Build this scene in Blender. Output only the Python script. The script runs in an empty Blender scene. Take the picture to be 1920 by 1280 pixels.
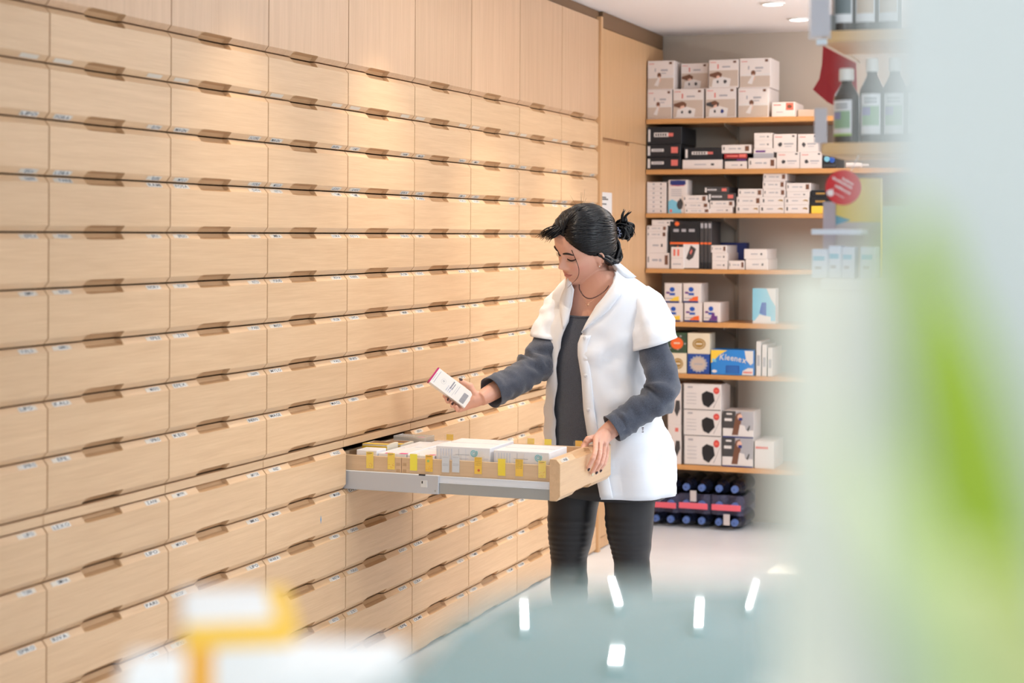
import bpy, math, random
import numpy as np
from mathutils import Vector, Matrix, noise
rnd = random.Random(7)
COL = bpy.context.collection
V = Vector

# ---------------------------------------------------------------- camera numbers
FPX, YAW, ROLL, CY = 3248.735, 0.354016, 0.00546, 435.849
CX_, CH = 2.4454872, 1.5016158            # camera stands at (CX_, 0, CH); drawer fronts are the plane x = 0
Y0, W, R = 3.459874, 0.54, 0.13358074     # first column edge, column width, drawer pitch
ZA, ZS = 2.030589, 0.8014842              # top of the upper bank, top of the lower bank
CAM = V((CX_, 0, CH))
FW = V((-math.sin(YAW), math.cos(YAW), 0)); RT = V((math.cos(YAW), math.sin(YAW), 0)); UP = V((0, 0, 1))
def ray(px, py):
    c, s = math.cos(ROLL), math.sin(ROLL); a, b = px - 960, py - CY
    return FW + RT * ((c * a + s * b) / FPX) - UP * ((-s * a + c * b) / FPX)
def onX(px, py, x): d = ray(px, py); return CAM + d * ((x - CAM.x) / d.x)
def onY(px, py, y): d = ray(px, py); return CAM + d * ((y - CAM.y) / d.y)
def onD(px, py, z): return CAM + ray(px, py) * z

# ---------------------------------------------------------------- materials
def lin(c):
    return tuple((x / 255 / 12.92) if x / 255 <= .04045 else ((x / 255 + .055) / 1.055) ** 2.4 for x in c) + (1,)
_m = {}
def mat(name, col, rough=.5, spec=.5, metal=0, bump=0, bscale=300, var=0, vscale=6, emit=0, trans=0, sss=0, coat=0, ior=1.45, aniso=0, alpha=1, attr=None, sheen=0):
    if name in _m: return _m[name]
    m = bpy.data.materials.new(name); m.use_nodes = True
    nt = m.node_tree; b = nt.nodes['Principled BSDF']; I = b.inputs
    I['Base Color'].default_value = lin(col); I['Roughness'].default_value = rough
    I['Specular IOR Level'].default_value = spec; I['Metallic'].default_value = metal; I['IOR'].default_value = ior
    I['Transmission Weight'].default_value = trans; I['Coat Weight'].default_value = coat; I['Alpha'].default_value = alpha
    I['Anisotropic'].default_value = aniso; I['Sheen Weight'].default_value = sheen
    if sss: I['Subsurface Weight'].default_value = sss; I['Subsurface Radius'].default_value = (.012, .005, .003); I['Subsurface Scale'].default_value = 1
    if emit: I['Emission Color'].default_value = lin(col); I['Emission Strength'].default_value = emit
    src = None
    if attr:
        a = nt.nodes.new('ShaderNodeAttribute'); a.attribute_name = attr; src = a.outputs['Color']
        nt.links.new(src, I['Base Color'])
    if var or bump:
        tc = nt.nodes.new('ShaderNodeTexCoord')
    if var:
        n = nt.nodes.new('ShaderNodeTexNoise'); n.inputs['Scale'].default_value = vscale; n.inputs['Detail'].default_value = 4
        nt.links.new(tc.outputs['Object'], n.inputs['Vector'])
        mr = nt.nodes.new('ShaderNodeMapRange'); mr.inputs[1].default_value = .3; mr.inputs[2].default_value = .7
        mr.inputs[3].default_value = 1 - var; mr.inputs[4].default_value = 1 + var
        nt.links.new(n.outputs['Fac'], mr.inputs[0])
        mx = nt.nodes.new('ShaderNodeMix'); mx.data_type = 'RGBA'; mx.blend_type = 'MULTIPLY'; mx.inputs[0].default_value = 1
        if src: nt.links.new(src, mx.inputs[6])
        else: mx.inputs[6].default_value = lin(col)
        nt.links.new(mr.outputs[0], mx.inputs[7]); nt.links.new(mx.outputs[2], I['Base Color'])
    if bump:
        n = nt.nodes.new('ShaderNodeTexNoise'); n.inputs['Scale'].default_value = bscale; n.inputs['Detail'].default_value = 3
        nt.links.new(tc.outputs['Object'], n.inputs['Vector'])
        bp = nt.nodes.new('ShaderNodeBump'); bp.inputs['Strength'].default_value = bump; bp.inputs['Distance'].default_value = .002
        nt.links.new(n.outputs['Fac'], bp.inputs['Height']); nt.links.new(bp.outputs[0], I['Normal'])
    _m[name] = m
    return m
def wood(name, c1, c2, axis='y', rough=.38, spec=.4):
    m = bpy.data.materials.new(name); m.use_nodes = True
    nt = m.node_tree; b = nt.nodes['Principled BSDF']; L = nt.links.new
    tc = nt.nodes.new('ShaderNodeTexCoord'); oi = nt.nodes.new('ShaderNodeObjectInfo')
    ml = nt.nodes.new('ShaderNodeMath'); ml.operation = 'MULTIPLY'; ml.inputs[1].default_value = 37
    L(oi.outputs['Random'], ml.inputs[0])
    ad = nt.nodes.new('ShaderNodeVectorMath'); ad.operation = 'ADD'; L(tc.outputs['Object'], ad.inputs[0]); L(ml.outputs[0], ad.inputs[1])
    def noi(scale, det, dist):
        mp = nt.nodes.new('ShaderNodeMapping'); mp.inputs['Scale'].default_value = scale; L(ad.outputs[0], mp.inputs[0])
        n = nt.nodes.new('ShaderNodeTexNoise'); n.inputs['Scale'].default_value = 1; n.inputs['Detail'].default_value = det; n.inputs['Distortion'].default_value = dist
        L(mp.outputs[0], n.inputs['Vector']); return n.outputs['Fac']
    g, p = (3, 90) if axis != 'none' else (30, 30)
    s1 = {'y': (60, 3, 60), 'z': (60, 60, 2.2), 'x': (3, 60, 60)}[axis]
    s2 = {'y': (420, 9, 420), 'z': (420, 420, 7), 'x': (9, 420, 420)}[axis]
    n1 = noi(s1, 3, .6); n2 = noi(s2, 2, 0)
    mx = nt.nodes.new('ShaderNodeMath'); mx.operation = 'MULTIPLY_ADD'; mx.inputs[1].default_value = .45; L(n2, mx.inputs[0])
    m2 = nt.nodes.new('ShaderNodeMath'); m2.operation = 'MULTIPLY'; m2.inputs[1].default_value = .55; L(n1, m2.inputs[0]); L(m2.outputs[0], mx.inputs[2])
    cr = nt.nodes.new('ShaderNodeValToRGB'); e = cr.color_ramp.elements
    e[0].position = .34; e[0].color = lin(c2); e[1].position = .66; e[1].color = lin(c1); L(mx.outputs[0], cr.inputs[0])
    hs = nt.nodes.new('ShaderNodeHueSaturation'); mr = nt.nodes.new('ShaderNodeMapRange'); mr.inputs[3].default_value = .95; mr.inputs[4].default_value = 1.04
    L(oi.outputs['Random'], mr.inputs[0]); L(mr.outputs[0], hs.inputs['Value']); L(cr.outputs[0], hs.inputs['Color']); L(hs.outputs[0], b.inputs['Base Color'])
    b.inputs['Roughness'].default_value = rough; b.inputs['Specular IOR Level'].default_value = spec
    bp = nt.nodes.new('ShaderNodeBump'); bp.inputs['Strength'].default_value = .08; bp.inputs['Distance'].default_value = .001; L(mx.outputs[0], bp.inputs['Height']); L(bp.outputs[0], b.inputs['Normal'])
    return m

WOODH = wood('drawer_oak', (223, 188, 149), (210, 173, 134), 'y', .4, .5)
WOODV = wood('door_oak', (214, 178, 144), (200, 163, 129), 'z', .38, .5)
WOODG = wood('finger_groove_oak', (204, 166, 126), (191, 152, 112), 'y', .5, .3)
WOODC = wood('cupboard_oak', (214, 172, 128), (200, 158, 115), 'z', .42, .45)
WOODX = wood('tray_beech', (226, 196, 160), (214, 181, 144), 'x')
WOODS = wood('shelf_oak', (205, 152, 96), (190, 136, 82), 'x')
WOODR = wood('rack_oak', (222, 185, 134), (208, 169, 118), 'x')
DARKW = mat('cabinet_inside', (96, 74, 56), .8)
WHITE = mat('white_card', (232, 228, 226), .45)
LABELW = mat('label_white', (226, 226, 224), .35)
INK = mat('ink_black', (45, 45, 50), .6)

# ---------------------------------------------------------------- mesh builder
class MB:
    def __init__(s): s.v = []; s.f = []; s.m = []
    def add(s, vs, fs, m=0):
        o = len(s.v); s.v += [tuple(p) for p in vs]
        for f in fs: s.f.append(tuple(i + o for i in f)); s.m.append(m)
    def box(s, x0, x1, y0, y1, z0, z1, m=0, M=None):
        p = [V((x, y, z)) for x in (x0, x1) for y in (y0, y1) for z in (z0, z1)]
        if M is not None: p = [M @ q for q in p]
        s.add(p, [(0, 1, 3, 2), (4, 6, 7, 5), (0, 4, 5, 1), (2, 3, 7, 6), (0, 2, 6, 4), (1, 5, 7, 3)], m)
    def cbox(s, x0, x1, y0, y1, z0, z1, r=.002, m=0, M=None):
        P = []; idx = {}
        lo, hi = (x0, y0, z0), (x1, y1, z1)
        for sx in (0, 1):
            for sy in (0, 1):
                for sz in (0, 1):
                    sg = (sx, sy, sz)
                    for a in range(3):
                        q = []
                        for k in range(3):
                            e = hi[k] if sg[k] else lo[k]
                            q.append(e if k == a else e + (-r if sg[k] else r))
                        idx[sg + (a,)] = len(P); P.append(V(q))
        F = []
        def face(ids):
            c = sum((P[i] for i in ids), V()) / len(ids); n = (P[ids[1]] - P[ids[0]]).cross(P[ids[2]] - P[ids[0]])
            ctr = V(((x0 + x1) / 2, (y0 + y1) / 2, (z0 + z1) / 2))
            F.append(tuple(ids) if n.dot(c - ctr) > 0 else tuple(reversed(ids)))
        for a in range(3):
            b, c = [k for k in range(3) if k != a]
            for t in (0, 1):
                ids = []
                for (u, w) in ((0, 0), (1, 0), (1, 1), (0, 1)):
                    sg = [0, 0, 0]; sg[a] = t; sg[b] = u; sg[c] = w; ids.append(idx[tuple(sg) + (a,)])
                face(ids)
            for u in (0, 1):
                for w in (0, 1):
                    ids = []
                    for t, ax in ((0, b), (1, b), (1, c), (0, c)):
                        sg = [0, 0, 0]; sg[a] = t; sg[b] = u; sg[c] = w; ids.append(idx[tuple(sg) + (ax,)])
                    face(ids)
        for sx in (0, 1):
            for sy in (0, 1):
                for sz in (0, 1): face([idx[(sx, sy, sz, a)] for a in range(3)])
        if M is not None: P = [M @ q for q in P]
        s.add(P, F, m)
    def loft(s, rings, m=0, closed=True, caps=True):
        n = len(rings[0]); vs = [p for r in rings for p in r]; fs = []
        for k in range(len(rings) - 1):
            for i in range(n if closed else n - 1):
                j = (i + 1) % n; fs.append((k * n + i, k * n + j, (k + 1) * n + j, (k + 1) * n + i))
        if caps and closed:
            fs.append(tuple(range(n - 1, -1, -1))); fs.append(tuple(range((len(rings) - 1) * n, len(rings) * n)))
        s.add(vs, fs, m)
    def tube(s, pts, rad, n=8, m=0, caps=True, flat=1, ref=None):
        pts = [V(p) for p in pts]; rad = rad if isinstance(rad, (list, tuple)) else [rad] * len(pts)
        t0 = (pts[1] - pts[0]).normalized()
        a = (V(ref) if ref else (V((0, 0, 1)) if abs(t0.z) < .9 else V((1, 0, 0)))); a = (a - t0 * a.dot(t0)).normalized()
        rings = []
        for k, p in enumerate(pts):
            t = (pts[min(k + 1, len(pts) - 1)] - pts[max(k - 1, 0)]).normalized()
            a = (a - t * a.dot(t)).normalized(); b = t.cross(a)
            rings.append([p + (a * math.cos(2 * math.pi * i / n) * flat + b * math.sin(2 * math.pi * i / n)) * rad[k] for i in range(n)])
        s.loft(rings, m, True, caps)
    def lathe(s, prof, n=20, m=0, M=None, mats=None):
        rings = []
        for r, z in prof:
            ring = [V((max(r, 1e-5) * math.cos(2 * math.pi * i / n), max(r, 1e-5) * math.sin(2 * math.pi * i / n), z)) for i in range(n)]
            rings.append([M @ q for q in ring] if M is not None else ring)
        for k in range(len(rings) - 1):
            s.loft([rings[k], rings[k + 1]], mats[k] if mats else m, True, False)
    def ell(s, c, r, m=0, M=None, nu=12, nv=8):
        rings = []
        for k in range(nv + 1):
            t = math.pi * k / nv
            ring = [V((c[0] + r[0] * max(math.sin(t), .01) * math.cos(2 * math.pi * i / nu), c[1] + r[1] * max(math.sin(t), .01) * math.sin(2 * math.pi * i / nu), c[2] - r[2] * math.cos(t))) for i in range(nu)]
            rings.append([M @ q for q in ring] if M is not None else ring)
        s.loft(rings, m)
    def poly(s, pts, m=0): s.add(pts, [tuple(range(len(pts)))], m)
    def slab(s, pts, off, m=0):           # extrude a polygon by the vector off
        n = len(pts); pts = [V(p) for p in pts]; q = [p + V(off) for p in pts]
        s.add(pts + q, [tuple(range(n - 1, -1, -1)), tuple(range(n, 2 * n))] + [(i, (i + 1) % n, n + (i + 1) % n, n + i) for i in range(n)], m)
    def build(s, name, mats, parent=None, smooth=False, loc=None):
        me = bpy.data.meshes.new(name); me.from_pydata([tuple(p) for p in s.v], [], s.f)
        mats = mats if isinstance(mats, (list, tuple)) else [mats]
        for mm in mats: me.materials.append(mm)
        me.polygons.foreach_set('material_index', s.m)
        if smooth: me.polygons.foreach_set('use_smooth', [True] * len(me.polygons))
        me.update()
        o = bpy.data.objects.new(name, me); COL.objects.link(o)
        if parent: o.parent = parent
        if loc: o.location = loc
        return o
def smooth_angle(o, deg=40):
    o.data.polygons.foreach_set('use_smooth', [True] * len(o.data.polygons))
    try: o.data.set_sharp_from_angle(angle=math.radians(deg))
    except Exception: pass
def tag(o, label, cat, group=None):
    o['label'] = label; o['category'] = cat
    if group: o['group'] = group
    return o
def thing(name, label, cat, loc=(0, 0, 0), group=None):
    o = bpy.data.objects.new(name, None); COL.objects.link(o); o.location = loc; o.empty_display_size = .05
    return tag(o, label, cat, group)
def struct(name, mb, m): o = mb.build(name, m); o['kind'] = 'structure'; return o
def spl(pts, n):
    pts = [V(p) for p in pts]; P = [pts[0] * 2 - pts[1]] + pts + [pts[-1] * 2 - pts[-2]]; out = []
    for k in range(n):
        t = k / (n - 1) * (len(pts) - 1); i = min(int(t), len(pts) - 2); u = t - i
        a, b, c, d = P[i:i + 4]
        out.append(.5 * ((2 * b) + (c - a) * u + (2 * a - 5 * b + 4 * c - d) * u * u + (3 * b - a - 3 * c + d) * u ** 3))
    return out
def ip(x, xs, ys): return float(np.interp(x, xs, ys))

# text: each glyph is turned into a mesh once, then laid down as faces
_g = {}
def glyph(ch):
    if ch not in _g:
        cu = bpy.data.curves.new('t', 'FONT'); cu.body = ch; cu.resolution_u = 2; cu.size = 1; cu.offset = .012
        o = bpy.data.objects.new('t', cu); COL.objects.link(o)
        me = bpy.data.meshes.new_from_object(o)
        vs = [tuple(v.co) for v in me.vertices]; fs = [tuple(p.vertices) for p in me.polygons]
        x0 = min((v[0] for v in vs), default=0); x1 = max((v[0] for v in vs), default=.3)
        _g[ch] = ([(v[0] - x0, v[1]) for v in vs], fs, x1 - x0)
        bpy.data.objects.remove(o); bpy.data.curves.remove(cu); bpy.data.meshes.remove(me)
    return _g[ch]
def text(mb, s, org, ux, uz, h, m=0, width=None, shear=0, arc=0):
    gs = [glyph(c) if c != ' ' else ([], [], .3) for c in s]
    tot = sum(g[2] + .1 for g in gs) - .1; k = h / .72
    kx = width / tot if width else k
    x = 0
    for g in gs:
        vs = [V(org) + V(ux) * ((a + x) * kx + shear * b * k) + V(uz) * (b * k + arc * ((a + x) / tot) * (1 - (a + x) / tot)) for a, b in g[0]]
        mb.add(vs, g[1], m); x += g[2] + .1

# ---------------------------------------------------------------- the room
CEIL = 2.55
mb = MB(); mb.box(-.95, 6.2, -2.6, 9.05, -.1, 0)
struct('floor', mb, mat('grey_vinyl', (222, 228, 236), .3, .5, var=.04, vscale=3))
mb = MB(); mb.box(-.95, 6.2, -2.6, 9.05, CEIL, CEIL + .1)
struct('ceiling', mb, mat('ceiling_paint', (240, 236, 235), .9, .2))
WP = mat('wall_paint', (196, 184, 170), .85, .2, var=.03, vscale=2)
mb = MB(); mb.box(-.95, -.85, -2.6, 9.05, 0, CEIL); struct('wall_left', mb, WP)
mb = MB(); mb.box(-.85, 6.2, 8.93, 9.05, 0, CEIL); struct('wall_back', mb, WP)
mb = MB(); mb.box(6.1, 6.2, -2.6, 8.93, 0, CEIL); struct('wall_right', mb, mat('wall_white', (225, 225, 224), .85, .2))
mb = MB(); mb.box(-.85, 6.1, -2.6, -2.5, 0, CEIL); struct('wall_front', mb, mat('wall_white2', (225, 225, 224), .85, .2))
mb = MB()
for a in ((1.2, 4.0, .55, .6), (1.2, 4.0, 2.25, 2.3), (1.2, 1.25, .6, 2.25), (3.95, 4.0, .6, 2.25), (2.58, 2.62, .6, 2.25)): mb.box(a[0], a[1], -2.499, -2.46, a[2], a[3])
struct('added_window_1', mb, mat('added_window_frame', (226, 226, 224), .4))  # unseen window frame, added only to go with the fill light there
mb = MB(); mb.box(-.05, .004, 7.83, 8.9, 2.475, CEIL - .002); struct('trim_1', mb, mat('dark_trim', (120, 92, 66), .6))
mb = MB(); mb.box(-.06, -.012, Y0 - 2 * W, 7.815, 2.508, CEIL - .002); struct('trim_2', mb, mat('dark_trim', (120, 92, 66), .6))

# ---------------------------------------------------------------- the apothecary cabinets
G, CHX, CHZ, TH = .0022, .0125, .0145, .034
YA, YB = .172, .322
def front_mesh(h, top=True, door=False):
    prof_n = lambda: [(-TH, G), (-CHX, G), (-CHX * .5, G + CHZ * .5), (0, G + CHZ), (0, h - G - CHZ), (-CHX * .5, h - G - CHZ * .5), (-CHX, h - G), (-TH, h - G)]
    prof_s = lambda: [(-TH, G), (-.027, G), (-.020, G + CHZ * .72), (0, G + CHZ + .0012), (0, h - G - CHZ - .0012), (-.020, h - G - CHZ * .72), (-.027, h - G), (-TH, h - G)]
    def door_prof(p): return p[:4] + [(0, h - .004), (-.002, h - .002), (-.004, h - .001), (-TH, h - .001)]
    st = [(.0024, 0), (YA - .014, 0), (YA + .004, 1), (YB - .004, 1), (YB + .002, 0), (W - .0024, 0)]
    rings = []
    for y, s in st:
        p = prof_s() if s else prof_n()
        if door: p = door_prof(p)
        rings.append([V((a, y, z)) for a, z in p])
    mb = MB(); mb.loft(rings)
    n = len(rings[0])
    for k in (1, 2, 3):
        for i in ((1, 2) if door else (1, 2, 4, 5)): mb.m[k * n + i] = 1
    return mb
DR_MB = front_mesh(R)
proto_front = None
CODES = 'EPILEG EXEC FLORE FLUDEX FORAD FOSA ISOPT KALI KETO LAMI LASIX LEXO LIPO LORA LUCEN MADO MAGN MIRA MYLO NAPRO NEXIUM NORVA OLMET PANTO PARIE RAMI RIVA SEROP SIMVA SPIRO TAMSU TOREM TRAM VALSA XARELT ZANID ZYRT DAFAL DUSPA ECOFE EFEXO ELTRO ESCIT EUTHY'.split()
FIX = {(2, 8): ('MAGE', 'MAG2'), (2, 9): ('WAGEZ', 'WAGEZ'), (2, 10): ('IMAGN', 'IMAGN'), (2, 11): ('WAKA', 'WEPA'), (2, 12): ('WEKO', 'WETA'), (1, 9): ('MYPI', 'IMYOR'), (1, 10): ('MYLO', 'IMKA2'), (1, 8): ('KEIS', 'INERN'), (3, 7): ('INIS', 'INOR'), (3, 6): ('IVITA', 'INDIR'), (3, 10): ('DES', 'DEX'), (3, 11): ('ONDAN', 'ISEL'), (3, 9): ('WAGIE', 'WAGIE')}
LABTXT = [LABELW, INK, mat('label_tape', (214, 205, 192), .3)]
def label_strip(parent, y0, y1, code, bottom):
    s = V((-CHX, 0, CHZ)) if not bottom else V((CHX, 0, CHZ)); L = s.length; s = s / L
    n = V((CHZ, 0, CHX)).normalized() if not bottom else V((CHZ, 0, -CHX)).normalized()
    o = (V((0, 0, R - G - CHZ)) if not bottom else V((-CHX, 0, G))) + n * .0006 + s * (L * .17)
    mb = MB(); yv = V((0, 1, 0)); hh = L * .62
    mid = y0 + (y1 - y0) * rnd.choice((.25, .3, .05))
    e = y1 - (y1 - y0) * rnd.choice((0, .12, .2))
    q = [o + yv * y0, o + yv * y1, o + yv * y1 + s * hh, o + yv * y0 + s * hh]
    mb.slab(q, -n * .0005, 2)
    if code:
        q = [o + yv * mid + n * .0004 - s * .0006, o + yv * e + n * .0004 - s * .0006, o + yv * e + s * hh * 1.04 + n * .0004, o + yv * mid + s * hh * 1.04 + n * .0004]
        mb.slab(q, -n * .0005, 0)
        text(mb, code, o + yv * (mid + .003) + n * .0008 + s * hh * .12, yv, s, hh * .8, 1, width=(e - mid) * .9)
    mb.build('label_strip', LABTXT, parent)
COLLAB = {-1: 'oak drawer cabinet column cut off by the left edge of the photo', 0: 'oak drawer cabinet column, nearest one seen full width, with widest drawers',
          1: 'oak drawer cabinet column, second seen full width from the left', 2: 'oak drawer cabinet column with a small blue pen mark on one drawer',
          3: 'oak drawer cabinet column with one drawer pulled far out', 4: 'oak drawer cabinet column right behind the open drawer and held carton',
          5: 'oak drawer cabinet column above the grey sleeve of the reaching arm', 6: 'oak drawer cabinet column second from the far end, beside the woman',
          7: 'last oak drawer cabinet column, at the far end next to the plain cupboard'}
# nine columns reach from y = Y0 - W to Y0 + 8 W
fm = None; dm = None
open_drawer = None
door_mb = front_mesh(2.505 - ZA, door=True)
rr = random.Random(11)
for i in range(-1, 8):
    y = Y0 + i * W
    t = thing('drawer_cabinet', COLLAB[i], 'cabinet', (0, y, 0), 'oak drawer cabinets along the wall')
    mb = MB()
    for a, b in ((.0003, .006), (W - .006, W - .0003)): mb.box(-.8, -TH - .002, a, b, 0.001, 2.5)
    mb.box(-.8, -.79, .006, W - .006, .001, 2.5); mb.box(-.79, -TH - .002, .006, W - .006, 2.47, 2.5); mb.box(-.79, -TH - .002, .006, W - .006, .0005, .003)
    mb.box(-.79, -TH - .002, .006, W - .006, ZS + .004, ZS + .02)
    mb.build('carcass', DARKW, t)
    mb = MB(); mb.cbox(-.03, -.0105, .0014, W - .0014, ZS + .002, ZA - 9 * R - .002, .0008)
    mb.build('fascia_strip', WOODH, t)
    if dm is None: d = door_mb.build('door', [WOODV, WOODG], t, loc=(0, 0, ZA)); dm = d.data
    else: d = bpy.data.objects.new('door', dm); COL.objects.link(d); d.parent = t; d.location = (0, 0, ZA)
    for k in range(15):
        top = ZA - k * R if k < 9 else ZS - (k - 9) * R
        x = .73 if (i == 3 and k == 9) else 0
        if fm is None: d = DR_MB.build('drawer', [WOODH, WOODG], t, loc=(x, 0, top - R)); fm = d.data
        else: d = bpy.data.objects.new('drawer', fm); COL.objects.link(d); d.parent = t; d.location = (x, 0, top - R)
        if x: open_drawer = d
        c = FIX.get((i, k)) or (rr.choice(CODES)[:rr.choice((4, 5, 6))], rr.choice(CODES)[:rr.choice((4, 5))])
        pos = ((.026, .1), (.434, .503))
        if k <= 2:
            for (a, b), cc in zip(pos, c): label_strip(d, a, b, '' if k == 0 else cc, True)
        else:
            for (a, b), cc in zip(pos, c): label_strip(d, a, b, cc, False)
        if i == 2 and k == 10:
            mb = MB(); q = [V((.0006, .2, .083)), V((.0006, .204, .07)), V((.0006, .207, .083)), V((.0006, .2035, .096))]; q = [p + V((0, .155, -.02)) for p in q]
            mb.slab(q, (-.0005, 0, 0)); mb.build('pen_mark', mat('blue_pen', (60, 150, 205), .4), d)
# far end trim strip
mb = MB(); mb.cbox(-.8, .012, Y0 + 8 * W + .001, Y0 + 8 * W + .03, 0.001, 2.52, .001)
tag(mb.build('end_panel', WOODC), 'narrow upright oak board closing the far end of the drawer cabinets', 'panel')

# tall plain cupboard filling the corner
t = thing('corner_cupboard', 'tall plain oak cupboard in the corner beside the back shelves', 'cupboard', (0, 0, 0))
ya = Y0 + 8 * W + .032
mb = MB(); mb.cbox(-.8, -.022, ya, 8.92, .001, 2.474, .002); mb.build('body', WOODC, t)
mb = MB(); mb.cbox(-.02, 0, ya + .002, 8.92, 1.955, 2.474, .0015); mb.build('top_panel', WOODC, t)
mb = MB(); mb.cbox(-.02, 0, ya + .002, 8.30, .06, 1.935, .0015); mb.build('door', WOODC, t)
mb = MB(); mb.cbox(-.02, 0, 8.305, 8.92, .002, 1.953, .0015); mb.build('side_panel', WOODC, t)
mb = MB(); mb.cbox(-.02, -.004, ya + .002, 8.30, .004, .055, .001); mb.build('plinth', WOODC, t)
mb = MB(); a = onX(1128, 360, .001); b = onX(1147, 430, .001)
mb.slab([V((.0012, a.y, b.z)), V((.0012, b.y, b.z)), V((.0012, b.y, a.z)), V((.0012, a.y, a.z))], (-.001, 0, 0), 0)
for k, wd in ((.12, .45), (.17, .7), (.3, .5)):
    zz = a.z - (a.z - b.z) * k; mb.box(.0012, .0015, a.y + .01, a.y + .01 + (b.y - a.y) * wd * .8, zz - .006, zz, 1)
tag(mb.build('paper_notice', [WHITE, INK]), 'white paper notice stuck on the tall cupboard behind the woman', 'notice')

# ---------------------------------------------------------------- the open drawer: tray, slides and card clips are parts of the drawer
Y3 = Y0 + 3 * W
D = open_drawer; dl = V((.73, Y3, ZS - R))            # its origin
def P(x, y, z): return V((x, y, z)) - dl
def dbox(name, m, *bx, r=.0012):
    mb = MB()
    for b in bx: mb.cbox(b[0] - dl.x, b[1] - dl.x, b[2] - dl.y, b[3] - dl.y, b[4] - dl.z, b[5] - dl.z, r, b[6] if len(b) > 6 else 0)
    return mb.build(name, m, D)
xb = .73 - TH
yn0, yn1, yf0, yf1 = Y3 + .020, Y3 + .032, Y3 + W - .032, Y3 + W - .020
TW = [WOODX, mat('joint_dark', (120, 88, 62), .8), wood('dovetail', (201, 168, 132), (190, 154, 118), 'z')]  # dark brown tone meant for the side panel joint
dj = .186
dbox('side_panel', TW, (-.05, dj - .001, yn0, yn1, .682, .777), (dj + .001, xb, yn0, yn1, .682, .777),
     *[(dj + s * .011 - .007, dj + s * .011 + .007, yn0 - .0004, yn1, .69 + k * .02, .70 + k * .02, 2) for s in (-1, 1) for k in range(4)], r=.0004)
dbox('side_panel', TW, (-.05, xb, yf0, yf1, .682, .777))
dbox('back_panel', TW, (-.062, -.05, yn0, yf1, .682, .777))
dbox('bottom_panel', TW, (-.05, xb, yn1, yf0, .684, .69))
STEEL = mat('slide_silver', (203, 208, 216), .32, .5, .35)
STEEL2 = mat('slide_grey', (176, 180, 180), .38, .5, .45)
WEB = mat('white_enamel', (236, 240, 246), .3)
for nm, ya_, yb_ in (('near', Y3 + .0075, Y3 + .0185), ('far', Y3 + W - .0185, Y3 + W - .0075)):
    sl = dbox('slide_rail', [STEEL, WEB, INK, LABELW], (-.3, .321, ya_, ya_ + .004, .669, .727, 0), (-.3, .321, ya_ - .0002, yb_, .7255, .728, 1), (-.3, .321, ya_, yb_, .668, .671, 0))
    if nm == 'near':
        mb = MB(); mb.cbox(.26 - dl.x, .262 - dl.x + .02, ya_ - .0012 - dl.y, ya_ + .001 - dl.y, .688 - dl.z, .71 - dl.z, .0006, 0, None); mb.box(.263 - dl.x, .267 - dl.x, ya_ - .0016 - dl.y, ya_ - dl.y, .7 - dl.z, .708 - dl.z, 1)
        mb.build('sticker', [LABELW, INK], sl)
        mb = MB(); mb.tube([P(.31, ya_ - .0014, .679), P(.31, ya_ + .001, .679)], .003, 12); mb.build('rivet', STEEL2, sl)
        mb = MB(); mb.cbox(.252 - dl.x, .275 - dl.x, ya_ - .0006 - dl.y, ya_ + .006 - dl.y, .7245 - dl.z, .7288 - dl.z, .0006); mb.build('catch', INK, sl)
    inn = dbox('inner_slide', [STEEL2, WEB], (-.2, xb, ya_ + .005, ya_ + .008, .670, .705, 0), (-.2, xb, ya_ + .003, ya_ + .009, .704, .7065, 1), (-.2, xb, ya_ + .006, ya_ + .0085, .7065, .7255, 1), (-.2, xb, ya_ + .003, ya_ + .009, .7245, .727, 1), r=.0004)
ACRYL = mat('clear_acrylic', (240, 240, 235), .08, .5, trans=.0, alpha=.05)
YEL = [mat('card_yellow%d' % k, c, .5) for k, c in enumerate([(255, 220, 76), (255, 240, 40), (255, 206, 48), (255, 226, 10), (255, 226, 108)])]
WHC = mat('card_white', (222, 226, 232), .45)
REDD = mat('red_dot', (222, 100, 50), .5); GRND = mat('green_dot', (160, 200, 120), .5)
cards = [(694, 847, YEL[0], 'lines'), (734, 849, YEL[0], 'lines'), (776, 851, YEL[1], 'none'), (805, 853, YEL[2], 'green'), (836, 854, WHC, 'w'), (855, 854, WHC, 'w'), (897, 857, YEL[2], 'red'), (941, 860, YEL[3], 'none'), (974, 861, YEL[2], 'script'), (1017, 864, YEL[4], 'lines')]
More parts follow.
